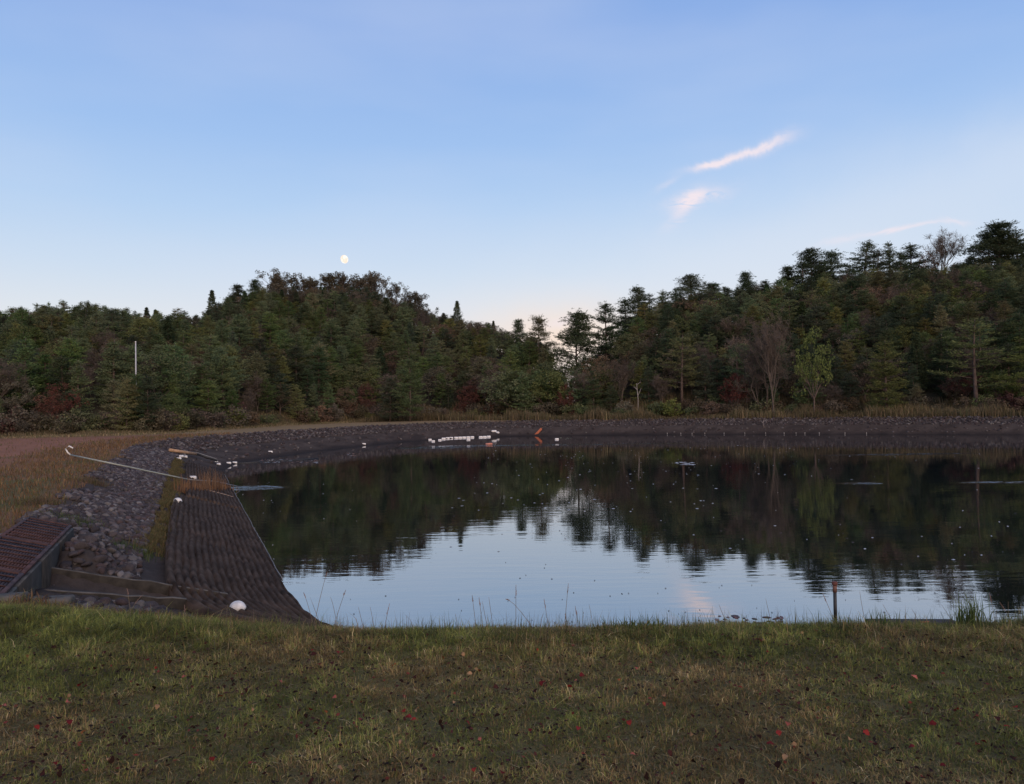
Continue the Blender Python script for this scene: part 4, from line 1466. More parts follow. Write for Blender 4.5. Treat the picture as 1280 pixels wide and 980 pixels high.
def crest_grass():
    """longer blades along the lawn's edge above the water"""
    rng = np.random.default_rng(31)
    n = 16000
    X = rng.uniform(-5.2, 5.2, n); Y = crest_y(X) + np.abs(rng.normal(0, 0.22, n)) - 0.12
    g = vnoise(X * 2.2, X * 0, 400); g2 = vnoise(X * 7, Y * 7, 410)
    k = rng.uniform(size=n) < np.clip(0.15 + 1.1 * (g * g2 + 0.2), 0.1, 1)
    X, Y, g, g2 = X[k], Y[k], g[k], g2[k]
    n = len(X)
    col = pick(rng, [(0.058, 0.076, 0.024), (0.088, 0.104, 0.034), (0.12, 0.095, 0.042), (0.20, 0.155, 0.08)], [3, 2, 1.5, 0.6], n)
    boost = np.exp(-((X - 0.87) / 0.28) ** 2) * 0.9 + np.exp(-((X - 3.35) / 0.12) ** 2) * 2.2 + np.exp(-((X - 3.8) / 0.3) ** 2) * 0.9 + 0.9 * np.exp(-((X - 2.25) / 0.35) ** 2) + 0.8 * (X > 3.6)
    h = (0.03 + 0.055 * rng.uniform(0, 1, n) ** 2) * (0.5 + 0.8 * g) * (1 + boost) * np.where((X > 2.55) & (X < 3.2), 0.4, 1.0)
    blades('edge_grass', X, Y, h, rng.uniform(0.003, 0.006, n), col, 'longer green grass along the lawn edge above the water', lean=0.45, seed=3)
    # thin wisps standing above the edge
    n = 7000
    X = rng.uniform(-2.2, 4.6, n); Y = crest_y(X) + rng.uniform(-0.05, 0.7, n)
    k = rng.uniform(size=n) < 0.25 + 0.75 * vnoise(X * 3, X * 0, 430) ** 2
    X, Y = X[k], Y[k]; n = len(X)
    col = pick(rng, [(0.10, 0.10, 0.05), (0.16, 0.12, 0.08), (0.06, 0.08, 0.03)], [1, 1, 1], n)
    blades('wispy_grass', X, Y, 0.045 + 0.17 * rng.uniform(0, 1, n) ** 2.6, rng.uniform(0.002, 0.0035, n), col, 'thin wispy grass stems sticking up at the lawn edge against the water', lean=0.22, seed=4)
    # clump of long leaves at the right
    for px, Yv, nb, hh, nm in ((1203, 5.85, 120, 0.34, 'tall clump of broad green grass blades at the right of the lawn edge'), (790, 5.7, 170, 0.16, 'low spreading tuft of green grass in the middle of the lawn edge'), (1078, 5.9, 80, 0.18, 'green grass tuft just right of the rusty capped pipe'),
                               (176, 6.3, 60, 0.16, 'green weed tuft at the lawn edge below the concrete channel')):
        x = (px - 640) / F * Yv
        X = x + rng.normal(0, 0.05 + 0.25 * (hh < 0.2) * 0.4, nb); Y = Yv + rng.normal(0, 0.05, nb)
        col = pick(rng, [(0.055, 0.085, 0.022), (0.10, 0.12, 0.04)], [3, 1], nb)
        blades('grass_clump', X, Y, hh * rng.uniform(0.4, 1.0, nb), rng.uniform(0.005, 0.009, nb), col, nm, 'grass clump', lean=0.35, seed=nb, kind=None)


crest_grass()


def seed_stalks():
    rng = np.random.default_rng(8)
    M = mat('dry_stalk', (0.15, 0.115, 0.080), 0.9, 20.0, 0.3)
    MH = mat('seed_head', (0.20, 0.13, 0.115), 0.95, 30.0, 0.3)
    spec = [  # base px, top px, top py, curl, head
        (386, 409, 715, .3, 1), (392, 378, 742, -.5, 1), (402, 386, 748, -.2, 0), (410, 432, 738, .2, 1), (420, 414, 745, .6, 0), (452, 449, 757, 0, 0), (466, 463, 758, 0, 0),
        (505, 508, 770, 0, 0), (475, 486, 756, .2, 1), (592, 590, 745, 0, 1), (600, 599, 746, 0, 1), (606, 603, 750, 0, 0), (613, 611, 745, 0, 0), (570, 569, 768, 0, 0),
        (640, 645, 733, .2, 1), (668, 632, 750, -.7, 1), (682, 680, 748, 0, 1), (700, 710, 728, .1, 1), (707, 706, 766, 0, 1), (720, 719, 758, 0, 1), (738, 737, 757, 0, 0),
        (905, 900, 757, 0, 0), (960, 957, 748, 0, 0), (1042, 1026, 740, -.1, 1), (1077, 1072, 738, 0, 0), (1115, 1103, 755, -.1, 0), (1148, 1142, 762, 0, 0), (1190, 1180, 757, 0, 0),
        (1238, 1238, 742, 0, 1), (1262, 1247, 752, -.3, 1), (1256, 1256, 750, 0, 0), (162, 160, 735, .4, 1), (150, 176, 745, .3, 1), (232, 228, 758, 0, 1), (280, 283, 757, 0, 0), (196, 199, 762, 0, 1)]
    for k, (bx, tx, ty, curl, head) in enumerate(spec):
        Yv = float(crest_y((bx - 640) / F * 5.7)) + 0.25 + 0.25 * ((k * 37) % 10) / 10
        x0 = (bx - 640) / F * Yv
        z0 = h1(x0, Yv)
        top = np.array(at(tx, ty, Yv)); base = np.array([x0, Yv, z0 - 0.01])
        d = top - base; L = np.linalg.norm(d)
        w = MB(); hd = MB()
        bow = np.array([0.0, 0, 1]) * abs(curl) * L * 0.25
        pt = lambda q: base + d * q + bow * math.sin(q * math.pi) * q + np.array([0, 0.04 * math.sin(k) * q * q, 0])
        w.tube([pt(q) for q in (0, .25, .5, .75, .9, 1)], [0.0021, 0.0019, 0.0017, 0.0014, 0.0012, 0.0008], 4)
        r = empty('seed_stalk', tuple(base))
        side = 'against the pale water' if bx < 1000 else ('near the rusty capped pipe' if bx < 1150 else 'at the right end of the lawn edge')
        if bx < 300: side = 'in front of the ribbed mat at left'
        elif bx < 500: side = 'beside the mat corner'
        tag(r, ('dry feathery grass seed stalk ' if head else 'thin bare dry grass stalk ') + side, 'grass stalk', 'dry grass stalks along the lawn edge')
        me = w.mesh('stem', [M]); me.transform(Matrix.Translation(-Vector(base)))
        obj('stem', me, r)
        # one narrow leaf
        if head:
            hl = 0.05 + 0.02 * (k % 3)
            q0 = max(0.3, 1 - hl / L)
            for j in range(34):
                q = q0 + (1 - q0) * j / 33.0
                p = pt(q); dd = unit(np.array(d) + rng.normal(size=3) * 0.30 * L)
                hd.tube([p, p + dd * 0.014 * (1.25 - (q - q0) / (1 - q0))], [0.0016, 0.0005], 3, cap=False)
            me = hd.mesh('seed_head', [MH], fix=False); me.transform(Matrix.Translation(-Vector(base)))
            obj('seed_head', me, r)


seed_stalks()


def fallen_leaves():
    rng = np.random.default_rng(14)
    def lm(name, c): return mat(name, c, 0.95, 30.0, 0.35, rand=0.3, spec=0.03)
    reds = [lm('red_leaf', (0.17, 0.022, 0.018)), lm('crimson_leaf', (0.11, 0.016, 0.018)), lm('pink_leaf', (0.26, 0.08, 0.06)), lm('orange_leaf', (0.24, 0.075, 0.025))]
    darks = [lm('dark_brown_leaf', (0.018, 0.009, 0.007)), lm('purple_brown_leaf', (0.035, 0.013, 0.012)), lm('tan_leaf', (0.22, 0.13, 0.07))]
    def leaf_mesh(m, seed):
        r = np.random.default_rng(seed)
        k = 11
        t = np.linspace(0, 1, k)
        wv = np.sin(t * math.pi) ** 0.8 * 0.36 * (1 + 0.12 * r.normal(size=k))
        zc = 0.25 * r.uniform(0.3, 1) * np.sin(t * math.pi)
        V = []
        for i in range(k):
            V += [(t[i] - 0.5, -wv[i], 0.18 * wv[i] * 2 * r.uniform(0.2, 1) + zc[i]), (t[i] - 0.5, 0, zc[i]), (t[i] - 0.5, wv[i], 0.18 * wv[i] * 2 * r.uniform(0.2, 1) + zc[i])]
        Q = []
        for i in range(k - 1):
            a = i * 3
            Q += [(a, a + 1, a + 4, a + 3), (a + 1, a + 2, a + 5, a + 4)]
        st = len(V)
        V += [(-0.5, -0.012, 0), (-0.5, 0.012, 0), (-0.78, 0.01, 0.05), (-0.78, -0.01, 0.05)]
        Q.append((st, st + 1, st + 2, st + 3))
        return mesh('fallen_leaf', V, np.array(Q), [m], False)
    RM = [leaf_mesh(m, i) for i, m in enumerate(reds * 2)]
    DM = [leaf_mesh(m, 20 + i) for i, m in enumerate([darks[0], darks[1], darks[0], darks[1], darks[2]])]
    pins = [(600, 848, 0), (775, 858, 3), (553, 830, 3), (712, 868, 0), (830, 888, 0), (925, 870, 0), (265, 962, 0), (195, 845, 0), (1143, 857, 2), (1270, 895, 0), (600, 935, 2), (985, 918, 2), (350, 862, 2),
            (720, 860, 2), (1083, 926, 0), (1010, 962, 0), (680, 860, 1), (46, 918, 0), (105, 970, 2), (517, 910, 0), (955, 876, 1), (1222, 943, 2), (70, 965, 1), (275, 880, 3), (110, 792, 2)]
    n = 0
    for i in range(112):
        if i < len(pins):
            px, py, mi = pins[i]; p = hit(px, py); x, y = p.x, p.y
        else:
            y = 3.0 + rng.uniform() ** 1.3 * 2.5; x = rng.uniform(-1, 1) * 0.68 * y; mi = int(rng.choice(4, p=[.25, .6, .06, .09]))
        o = obj('fallen_leaf', RM[mi + 4 * (i % 2)], loc=(x, y, h1(x, y) + 0.032))
        sc = rng.uniform(0.022, 0.042)
        o.scale = (sc, sc, sc); o.rotation_euler = (rng.normal() * 0.35, rng.normal() * 0.35, rng.uniform(0, 6.28))
        nm = ['bright red', 'dark crimson', 'faded pink', 'orange'][mi]
        tag(o, f'{nm} fallen leaf lying in the foreground lawn grass', 'leaf', f'{nm} fallen leaves on the lawn')
    for i in range(180):
        y = 3.0 + rng.uniform() ** 1.4 * 2.4; x = rng.uniform(-1, 1) * 0.68 * y
        if rng.uniform() < 0.3: x = -abs(x) * 0.9
        k = int(rng.integers(5))
        o = obj('fallen_leaf', DM[k], loc=(x, y, h1(x, y) + 0.034))
        sc = rng.uniform(0.024, 0.045)
        o.scale = (sc, sc, sc); o.rotation_euler = (rng.normal() * 0.5, rng.normal() * 0.5, rng.uniform(0, 6.28))
        nm = 'curled tan' if k == 4 else 'dark brown'
        tag(o, f'{nm} dead leaf lying in the foreground lawn grass', 'leaf', f'{nm} dead leaves on the lawn')


fallen_leaves()


def bank_plants():
    rng = np.random.default_rng(41)
    # mossy yellow strip between stones and mat
    n = 30000
    L = rng.uniform(0.8, L_of_y(48), n); S = 2.55 + rng.normal(0, 0.15, n) + 0.10 * np.sin(L * 0.9) + 0.45 * (fbm(L * 0.6, L * 0, 3, 66) - 0.5)
    x, y, nx, ny = path(L); X = x + nx * S; Y = y + ny * S
    k = (fbm(L * 1.3, S * 4, 2, 61) > 0.36)
    a = (X - CH_O[0]) * CH_A[0] + (Y - CH_O[1]) * CH_A[1]; b = (X - CH_O[0]) * CH_B[0] + (Y - CH_O[1]) * CH_B[1]
    k &= ~((a > -0.5) & (a < 3.2) & (b > -0.05) & (b < CH_W))
    X, Y = X[k], Y[k]; n = len(X)
    col = pick(rng, [(0.13, 0.105, 0.042), (0.10, 0.09, 0.038), (0.16, 0.105, 0.055), (0.075, 0.075, 0.033)], [3, 2, 2, 1], n)
    blades('bank_grass', X, Y, rng.uniform(0.06, 0.19, n), rng.uniform(0.008, 0.018, n), col, 'yellow olive grass strip between the stones and the ribbed mat', lean=0.6, seed=5)
    # green weeds among the stones
    for px, py, nm in ((158, 690, 'green weed patch among the stones near the concrete channel'), (95, 655, 'small green weed by the corner of the rusty grating'), (120, 605, 'brown dry weed patch on the upper stones'), (55, 630, 'olive weeds at the top edge of the stones')):
        c = hit(px, py); nb = 500
        X = c.x + rng.normal(0, 0.28, nb); Y = c.y + rng.normal(0, 0.3, nb)
        pal = [(0.05, 0.075, 0.025), (0.08, 0.10, 0.035)] if 'green' in nm else [(0.13, 0.085, 0.06), (0.09, 0.08, 0.035)]
        blades('weed_patch', X, Y, rng.uniform(0.08, 0.24, nb), rng.uniform(0.008, 0.014, nb), pick(rng, pal, [1, 1], nb), nm, 'weeds', seed=int(px), lean=0.5)
    # the left plateau
    n = 60000
    Y = 7.2 + rng.uniform(0, 1, n) ** 1.8 * 60; X = -rng.uniform(0.30, 0.80, n) * Y
    s = sdist(X, Y); nz = fbm(X * 0.5, Y * 0.5, 3, 71)
    bare = sstep(8, 10.5, s + 3.0 * (fbm(X * 0.15, Y * 0.15, 3, 60) - 0.5)) * (Y > 26)
    k = (s > 4.75) & (rng.uniform(size=n) > bare * 0.93)
    t = (X - IN_O[0]) * IN_D[0] + (Y - IN_O[1]) * IN_D[1]; w = (X - IN_O[0]) * IN_N[0] + (Y - IN_O[1]) * IN_N[1]
    k &= ~((t > -0.1) & (t < 7.2) & (w > -0.15) & (w < 0.95))
    X, Y, nz = X[k], Y[k], nz[k]; n = len(X)
    gr = np.clip((nz - 0.45) * 5, 0, 1)
    col = pick(rng, [(0.19, 0.105, 0.052), (0.14, 0.078, 0.040), (0.11, 0.10, 0.036), (0.25, 0.15, 0.075)], np.stack([1 - gr * .7, 1 - gr * .6, gr + .15, .3 + 0 * gr], -1), n)
    blades('field_grass', X, Y, rng.uniform(0.04, 0.16, n) * (1 + Y * 0.01), 0.006 + Y * 0.0005, col, 'dry brown and olive grass on the flat bank top at left', seed=6, lean=0.6)
    # grass verge and reeds along the wood edge
    n = 105000
    px = rng.uniform(-60, 1340, n); u = (px - 640) / F
    yf = np.interp(u, SK_U, SK_FOOT)
    Y = yf + rng.uniform(-7.0, 4.5, n); X = u * Y
    s = sdist(X, Y)
    k = s > 4.7
    tall = sstep(380, 520, px)
    dep = sstep(-4.5, -0.5, Y - yf)
    k &= rng.uniform(size=n) < (0.25 + 0.75 * np.maximum(dep, tall))
    cl = fbm(X * 0.35, Y * 0.35, 3, 90)
    hh = (0.14 + (0.45 + 1.75 * tall) * np.clip(cl * 1.6 - 0.35, 0.05, 1) * (0.25 + 0.75 * np.maximum(dep, tall * 0.8))) * rng.uniform(0.5, 1.15, n)
    X, Y, hh, cl = X[k], Y[k], hh[k], cl[k]; n = len(X)
    col = pick(rng, [(0.135, 0.10, 0.058), (0.10, 0.076, 0.045), (0.085, 0.075, 0.035), (0.17, 0.13, 0.078), (0.055, 0.058, 0.028)], [3, 3, 2, 0.7, 1.4], n)
    col = col * (0.6 + 0.75 * vnoise(X * 0.25, Y * 0.25, 95))[:, None] * (1.25 + 0.5 * (1 - tall[k]) * (1 - dep[k]))[:, None]
    blades('bank_reeds', X, Y, hh, rng.uniform(0.03, 0.075, n), col, 'dry brown reeds and tall weeds in front of the woods beyond the pond', 'reeds', lean=0.28, seed=7)
    # orange brown reed clump at the break in the mats
    n = 950
    c0 = hit(222, 617); c1 = hit(283, 613)
    t = rng.uniform(0, 1, n) ** 1.1
    X = c0.x + (c1.x - c0.x) * t + rng.normal(0, 0.15, n); Y = c0.y + (c1.y - c0.y) * t + rng.normal(0, 0.45, n) + 0.5
    hgt = 1.3 * rng.uniform(0.2, 1.0, n) ** 1.1 * np.interp(t, [0, 0.25, 0.6, 0.75, 1], [0.55, 0.5, 1.1, 0.7, 0.2]) * (0.45 + 0.9 * vnoise(t * 16, t * 0, 5))
    col = pick(rng, [(0.22, 0.115, 0.058), (0.17, 0.088, 0.045), (0.28, 0.16, 0.085)], [2, 2, 1], n)
    blades('dry_reeds', X, Y, hgt, rng.uniform(0.010, 0.022, n), col, 'orange brown dry reed clump in the break between the two ribbed mats', 'reeds', lean=0.16, seed=8, kind=None)


bank_plants()


# ------------------------------------------------------------------ concrete channel and rusty gratings
def v3(p2, z):
    return np.array([p2[0], p2[1], z])


def waterworks():
    A3 = np.array([*CH_A, 0]); B3 = np.array([*CH_B, 0]); D3 = np.array([*IN_D, 0]); N3 = np.array([*IN_N, 0]); Z3 = np.array([0, 0, 1.0])
    r = empty('concrete_channel', (CH_O[0], CH_O[1], 0.9))
    tag(r, 'old concrete channel running down the left bank from the gratings to the mat', 'channel')
    off = -np.array([CH_O[0], CH_O[1], 0.9])

    def slope_wall(b, thick, a0, a1, zt0, zt1, zb0, zb1, name, n=14):
        rng = np.random.default_rng(int(b * 10) + 3)
        w = MB(); rows = []
        for i in range(n + 1):
            q = i / n; a = a0 + (a1 - a0) * q
            zt = zt0 + (zt1 - zt0) * q + rng.normal() * 0.006; zb = zb0 + (zb1 - zb0) * q
            p = np.array([*CH_O, 0]) + A3 * a + B3 * b
            for (bb, zz) in ((-thick / 2, zb), (-thick / 2, zt - 0.012), (-thick / 2 + 0.012, zt), (thick / 2 - 0.012, zt), (thick / 2, zt - 0.012), (thick / 2, zb)):
                rows.append(p + B3 * bb + Z3 * zz + off)
        Q = []
        for i in range(n):
            for k in range(6):
                Q.append((i * 6 + k, i * 6 + (k + 1) % 6, (i + 1) * 6 + (k + 1) % 6, (i + 1) * 6 + k))
        w.add(rows, [(0, 1, 2), (0, 2, 3), (0, 3, 5), (3, 4, 5), (n * 6, n * 6 + 2, n * 6 + 1), (n * 6, n * 6 + 3, n * 6 + 2), (n * 6, n * 6 + 5, n * 6 + 3), (n * 6 + 3, n * 6 + 5, n * 6 + 4)], Q)
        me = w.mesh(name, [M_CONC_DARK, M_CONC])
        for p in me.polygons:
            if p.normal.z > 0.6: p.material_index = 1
        return obj(name, me, r)
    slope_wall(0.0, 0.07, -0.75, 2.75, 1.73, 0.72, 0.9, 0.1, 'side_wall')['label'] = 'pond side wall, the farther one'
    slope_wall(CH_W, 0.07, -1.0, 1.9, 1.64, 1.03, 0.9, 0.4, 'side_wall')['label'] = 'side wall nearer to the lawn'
    # floor slab
    w = MB()
    c = np.array([*CH_O, 0]) + A3 * 1.1 + B3 * CH_W / 2
    w.box(c + Z3 * 0.66 + off, A3 * 1.75 + Z3 * (-0.27 * 1.75), B3 * (CH_W / 2 - 0.06), Z3 * 0.03)
    obj('floor_slab', w.mesh('floor_slab', [mat('wet_silt', (0.045, 0.036, 0.026), 0.7, 5.0, 0.5, bump=0.7)]), r)
    # intake walls
    L = 7.1
    r2 = empty('intake_wall', (IN_O[0], IN_O[1], 1.2))
    tag(r2, 'long low concrete intake pit under the rusty gratings at the left edge', 'concrete wall')
    o2 = -np.array([IN_O[0], IN_O[1], 1.2])
    base = np.array([*IN_O, 0])
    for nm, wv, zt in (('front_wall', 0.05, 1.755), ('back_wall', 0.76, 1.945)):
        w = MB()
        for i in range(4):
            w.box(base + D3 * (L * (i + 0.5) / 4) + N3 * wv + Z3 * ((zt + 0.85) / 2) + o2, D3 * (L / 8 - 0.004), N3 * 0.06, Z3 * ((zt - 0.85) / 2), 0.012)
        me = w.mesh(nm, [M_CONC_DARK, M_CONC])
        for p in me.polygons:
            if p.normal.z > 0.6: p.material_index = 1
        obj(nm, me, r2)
    w = MB()
    w.box(base + D3 * -0.02 + N3 * 0.40 + Z3 * 1.30 + o2, D3 * 0.05, N3 * 0.28, Z3 * 0.45, 0.01)
    obj('end_wall', w.mesh('end_wall', [M_CONC]), r2)
    # gratings
    up = unit(N3 * 0.70 + Z3 * 0.20)
    nrm = unit(np.cross(D3, up)); nrm = nrm * np.sign(nrm[2])
    pl = 2.32
    names = ['farthest rusty grating panel, at the top corner of the stones', 'middle rusty grating panel over the concrete intake', 'nearest rusty grating panel, cut by the left edge of the photo']
    for i in range(3):
        o = base + D3 * (0.02 + i * (pl + 0.03)) + N3 * 0.03 + Z3 * 1.79
        g = empty('grating_panel', tuple(o))
        tag(g, names[i], 'grating', 'rusty grating panels over the intake')
        W = 0.76
        w = MB()
        for q in (0.02, W - 0.02):
            w.box(D3 * pl / 2 + up * q, D3 * pl / 2, up * 0.028, nrm * 0.022, 0.004)
        for q in (0.03, pl - 0.03):
            w.box(D3 * q + up * W / 2, D3 * 0.03, up * (W / 2 - 0.05), nrm * 0.030, 0.004)
        obj('frame', w.mesh('frame', [M_RUST]), g)
        w = MB()
        k = 0
        q = 0.075
        while q < W - 0.05:
            w.box(D3 * pl / 2 + up * q, D3 * (pl / 2 - 0.065), up * 0.014, nrm * 0.008)
            q += 0.040
        obj('bars', w.mesh('bars', [M_RUST]), g)
        w = MB()
        q = 0.30
        while q < pl - 0.1:
            w.box(D3 * q + up * W / 2 + nrm * 0.018, D3 * 0.014, up * (W / 2 - 0.05), nrm * 0.008)
            q += 0.29
        obj('cross_bars', w.mesh('cross_bars', [M_RUST]), g)
    # small gate plate lying in the channel mouth with a pale rail
    g = empty('sluice_plate', tuple(np.array([*CH_O, 1.22]) + A3 * -0.25 + B3 * 0.7))
    tag(g, 'small rust red plate with a pale edge rail in the channel mouth', 'sluice plate')
    sl = unit(A3 * 1 - Z3 * 0.45)
    w = MB(); w.box((0, 0, 0.12), sl * 0.36, B3 * 0.60, unit(np.cross(sl, B3)) * 0.012, 0.004)
    obj('plate', w.mesh('plate', [M_RUST]), g)
    w = MB(); w.box(sl * 0.40 + (0, 0, 0.14), sl * 0.03, B3 * 0.62, Z3 * 0.03, 0.006)
    obj('rail', w.mesh('rail', [mat('pale_rusty_rail', (0.20, 0.15, 0.14), 0.9, 8.0, 0.3)]), g)
    # pieces of broken slab at the lawn edge
    for px, py, l, nm in ((58, 756, 0.28, 'long pale concrete slab lying at the lawn edge under the channel'), (12, 752, 0.16, 'rounded grey concrete lump at the left edge below the gratings')):
        p = hit(px, py - 2)
        w = MB(); w.box((0, 0, 0.02), (l, 0.05, 0.0), (-0.02, 0.12, 0), (0, 0, 0.045), 0.02)
        tag(obj('concrete_slab', w.mesh('concrete_slab', [M_CONC]), loc=tuple(p)), nm, 'concrete slab')


waterworks()


# ------------------------------------------------------------------ floats, poles and small things
def capsule(rad, length, n=14, m=5):
    """a rounded float along X"""
    prof = []
    for i in range(m + 1):
        a = math.pi / 2 * i / m
        prof.append((-length / 2 - 0 + rad * 0.7 * (1 - math.sin(a)) * 1.0 - 0, rad * math.sin(a) if i else 0.02 * rad))
    prof = [(-length / 2 + rad * 0.7 * (1 - math.cos(math.pi / 2 * i / m)), rad * math.sin(math.pi / 2 * i / m) + 0.01) for i in range(m + 1)]
    prof = prof + [(-x, r) for x, r in prof[::-1]]
    w = MB()
    w.tube([(x, 0, 0) for x, _ in prof], [r for _, r in prof], n)
    return w


def float_proto(rad, length, name='float'):
    w = capsule(rad, length)
    body = w.mesh(name + '_body', [M_WHITE], True)
    w = MB()
    for sx in (-1, 1):
        w.tube([(sx * (length / 2 - 0.03), 0, rad * 0.55), (sx * (length / 2 + 0.03), 0, rad * 0.75), (sx * (length / 2 + 0.07), 0, rad * 0.3), (sx * (length / 2 - 0.01), 0, 0.0)], 0.012, 5)
    return body, w.mesh(name + '_loops', [M_BLACK], True)


FB = float_proto(0.15, 0.62)


def place_float(px, py, label, group=None, rz=0.0, sc=1.0, lift=0.06, pos=None, tilt=0.0):
    p = pos if pos is not None else hit(px, py)
    o = empty('float', (p[0], p[1], p[2] + lift * sc), rz)
    o.rotation_euler = (0, tilt, rz)
    o.scale = (sc, sc, sc)
    tag(o, label, 'float', group)
    obj('body', FB[0], o); obj('loops', FB[1], o)
    return o


for px, py, rz, sc in ((537.6, 550, .1, .8), (541.5, 552, .5, .8), (549.8, 550.5, 0, .8), (554.5, 549, .1, 1), (559.5, 548.4, 0, 1), (564, 548, 0, 1), (570, 547.8, 0, 1), (575, 547.6, .1, 1), (580, 547.4, 0, 1), (585.2, 547.2, 0, 1),
                       (590.2, 547, 0, 1), (585.5, 549.8, .2, .9), (601, 547, 0, 1), (605.8, 546.8, .1, 1), (610.8, 546.4, .15, 1)):
    place_float(px, py, 'white float in the broken row along the far waterline', 'row of white floats at the far waterline', rz, sc * 0.80)
place_float(617.5, 540, 'white float lying on the far mud bank, left one of two', None, 0.3, 1.1)
place_float(621.8, 541.5, 'white float lying on the far mud bank, right one of two', None, -0.9, 1.0)
place_float(696, 549.5, 'single white float with debris right of the far rust red board', None, 0.1, 0.7)
place_float(338, 565.5, 'lone white float near the left mud bank, left one', None, 0.0, 0.62)
place_float(455, 555.5, 'lone white float off the far left mud bank, farther right', None, 0.1, 0.62)
place_float(286, 579.5, 'left one of two pale floats in line at the end of the boom', None, 0.1, 0.55)
place_float(293.5, 579, 'right one of two pale floats in line at the end of the boom', None, 0.1, 0.55)
place_float(270.5, 577.5, 'tiny white float where the boom meets the water', None, 1.2, 0.4)
place_float(273.5, 582.5, 'white float on the far corner of the ribbed mat', None, -0.5, 0.5, lift=0.25)
place_float(242, 599.5, 'oblong white float lying on the long pale pole beside the dry reeds', None, -0.1, 0.62, lift=0.28, pos=hit(241, 602))
for px, py, rz, ln in ((226, 567, .2, 'topmost white float of the heap on the boom pole'), (230, 569.5, -.5, 'white float in the middle of the heap on the boom pole'), (226.5, 572.5, 1.0, 'left white float of the heap below the boom pole'),
                       (232, 573, -.6, 'right white float of the heap below the boom pole'), (223.5, 575.5, .1, 'lowest white float lying on the stones under the heap')):
    place_float(px, py, ln, 'heap of white floats on the boom pole', rz, 0.52, lift=0.2)


def round_float(px, py, rad, label, flat=0.85, lift=0.0):
    p = hit(px, py)
    rng = np.random.default_rng(int(px))
    V, T = ico(4)
    V = V * (1, 1, flat)
    V[:, 0] *= 1 + 0.10 * (V[:, 2] < 0)
    for k in range(5):
        n = unit(rng.normal(size=3)); V -= 0.035 * np.outer(np.exp(-((V @ n - 1) / 0.2) ** 2), n)
    r = empty('round_float', (p.x, p.y, p.z + rad * 0.55 + lift), 0.4)
    tag(r, label, 'float')
    obj('shell', mesh('float_shell', V * rad, T, [M_WHITE], True), r)
    w = MB()
    w.tube([(rad * 0.9, 0, -rad * 0.1), (rad * 1.2, 0, rad * 0.1), (rad * 1.25, 0, -rad * 0.25), (rad * 0.9, 0, -rad * 0.3)], 0.012, 5)
    obj('loop', w.mesh('loop', [M_BLACK], True), r)


round_float(222, 631, 0.135, 'round white float at the upper corner of the near ribbed mat', 0.85, 0.05)
round_float(297, 777, 0.125, 'big round white float half hidden by grass at the bottom of the mat', 0.8, 0.16)


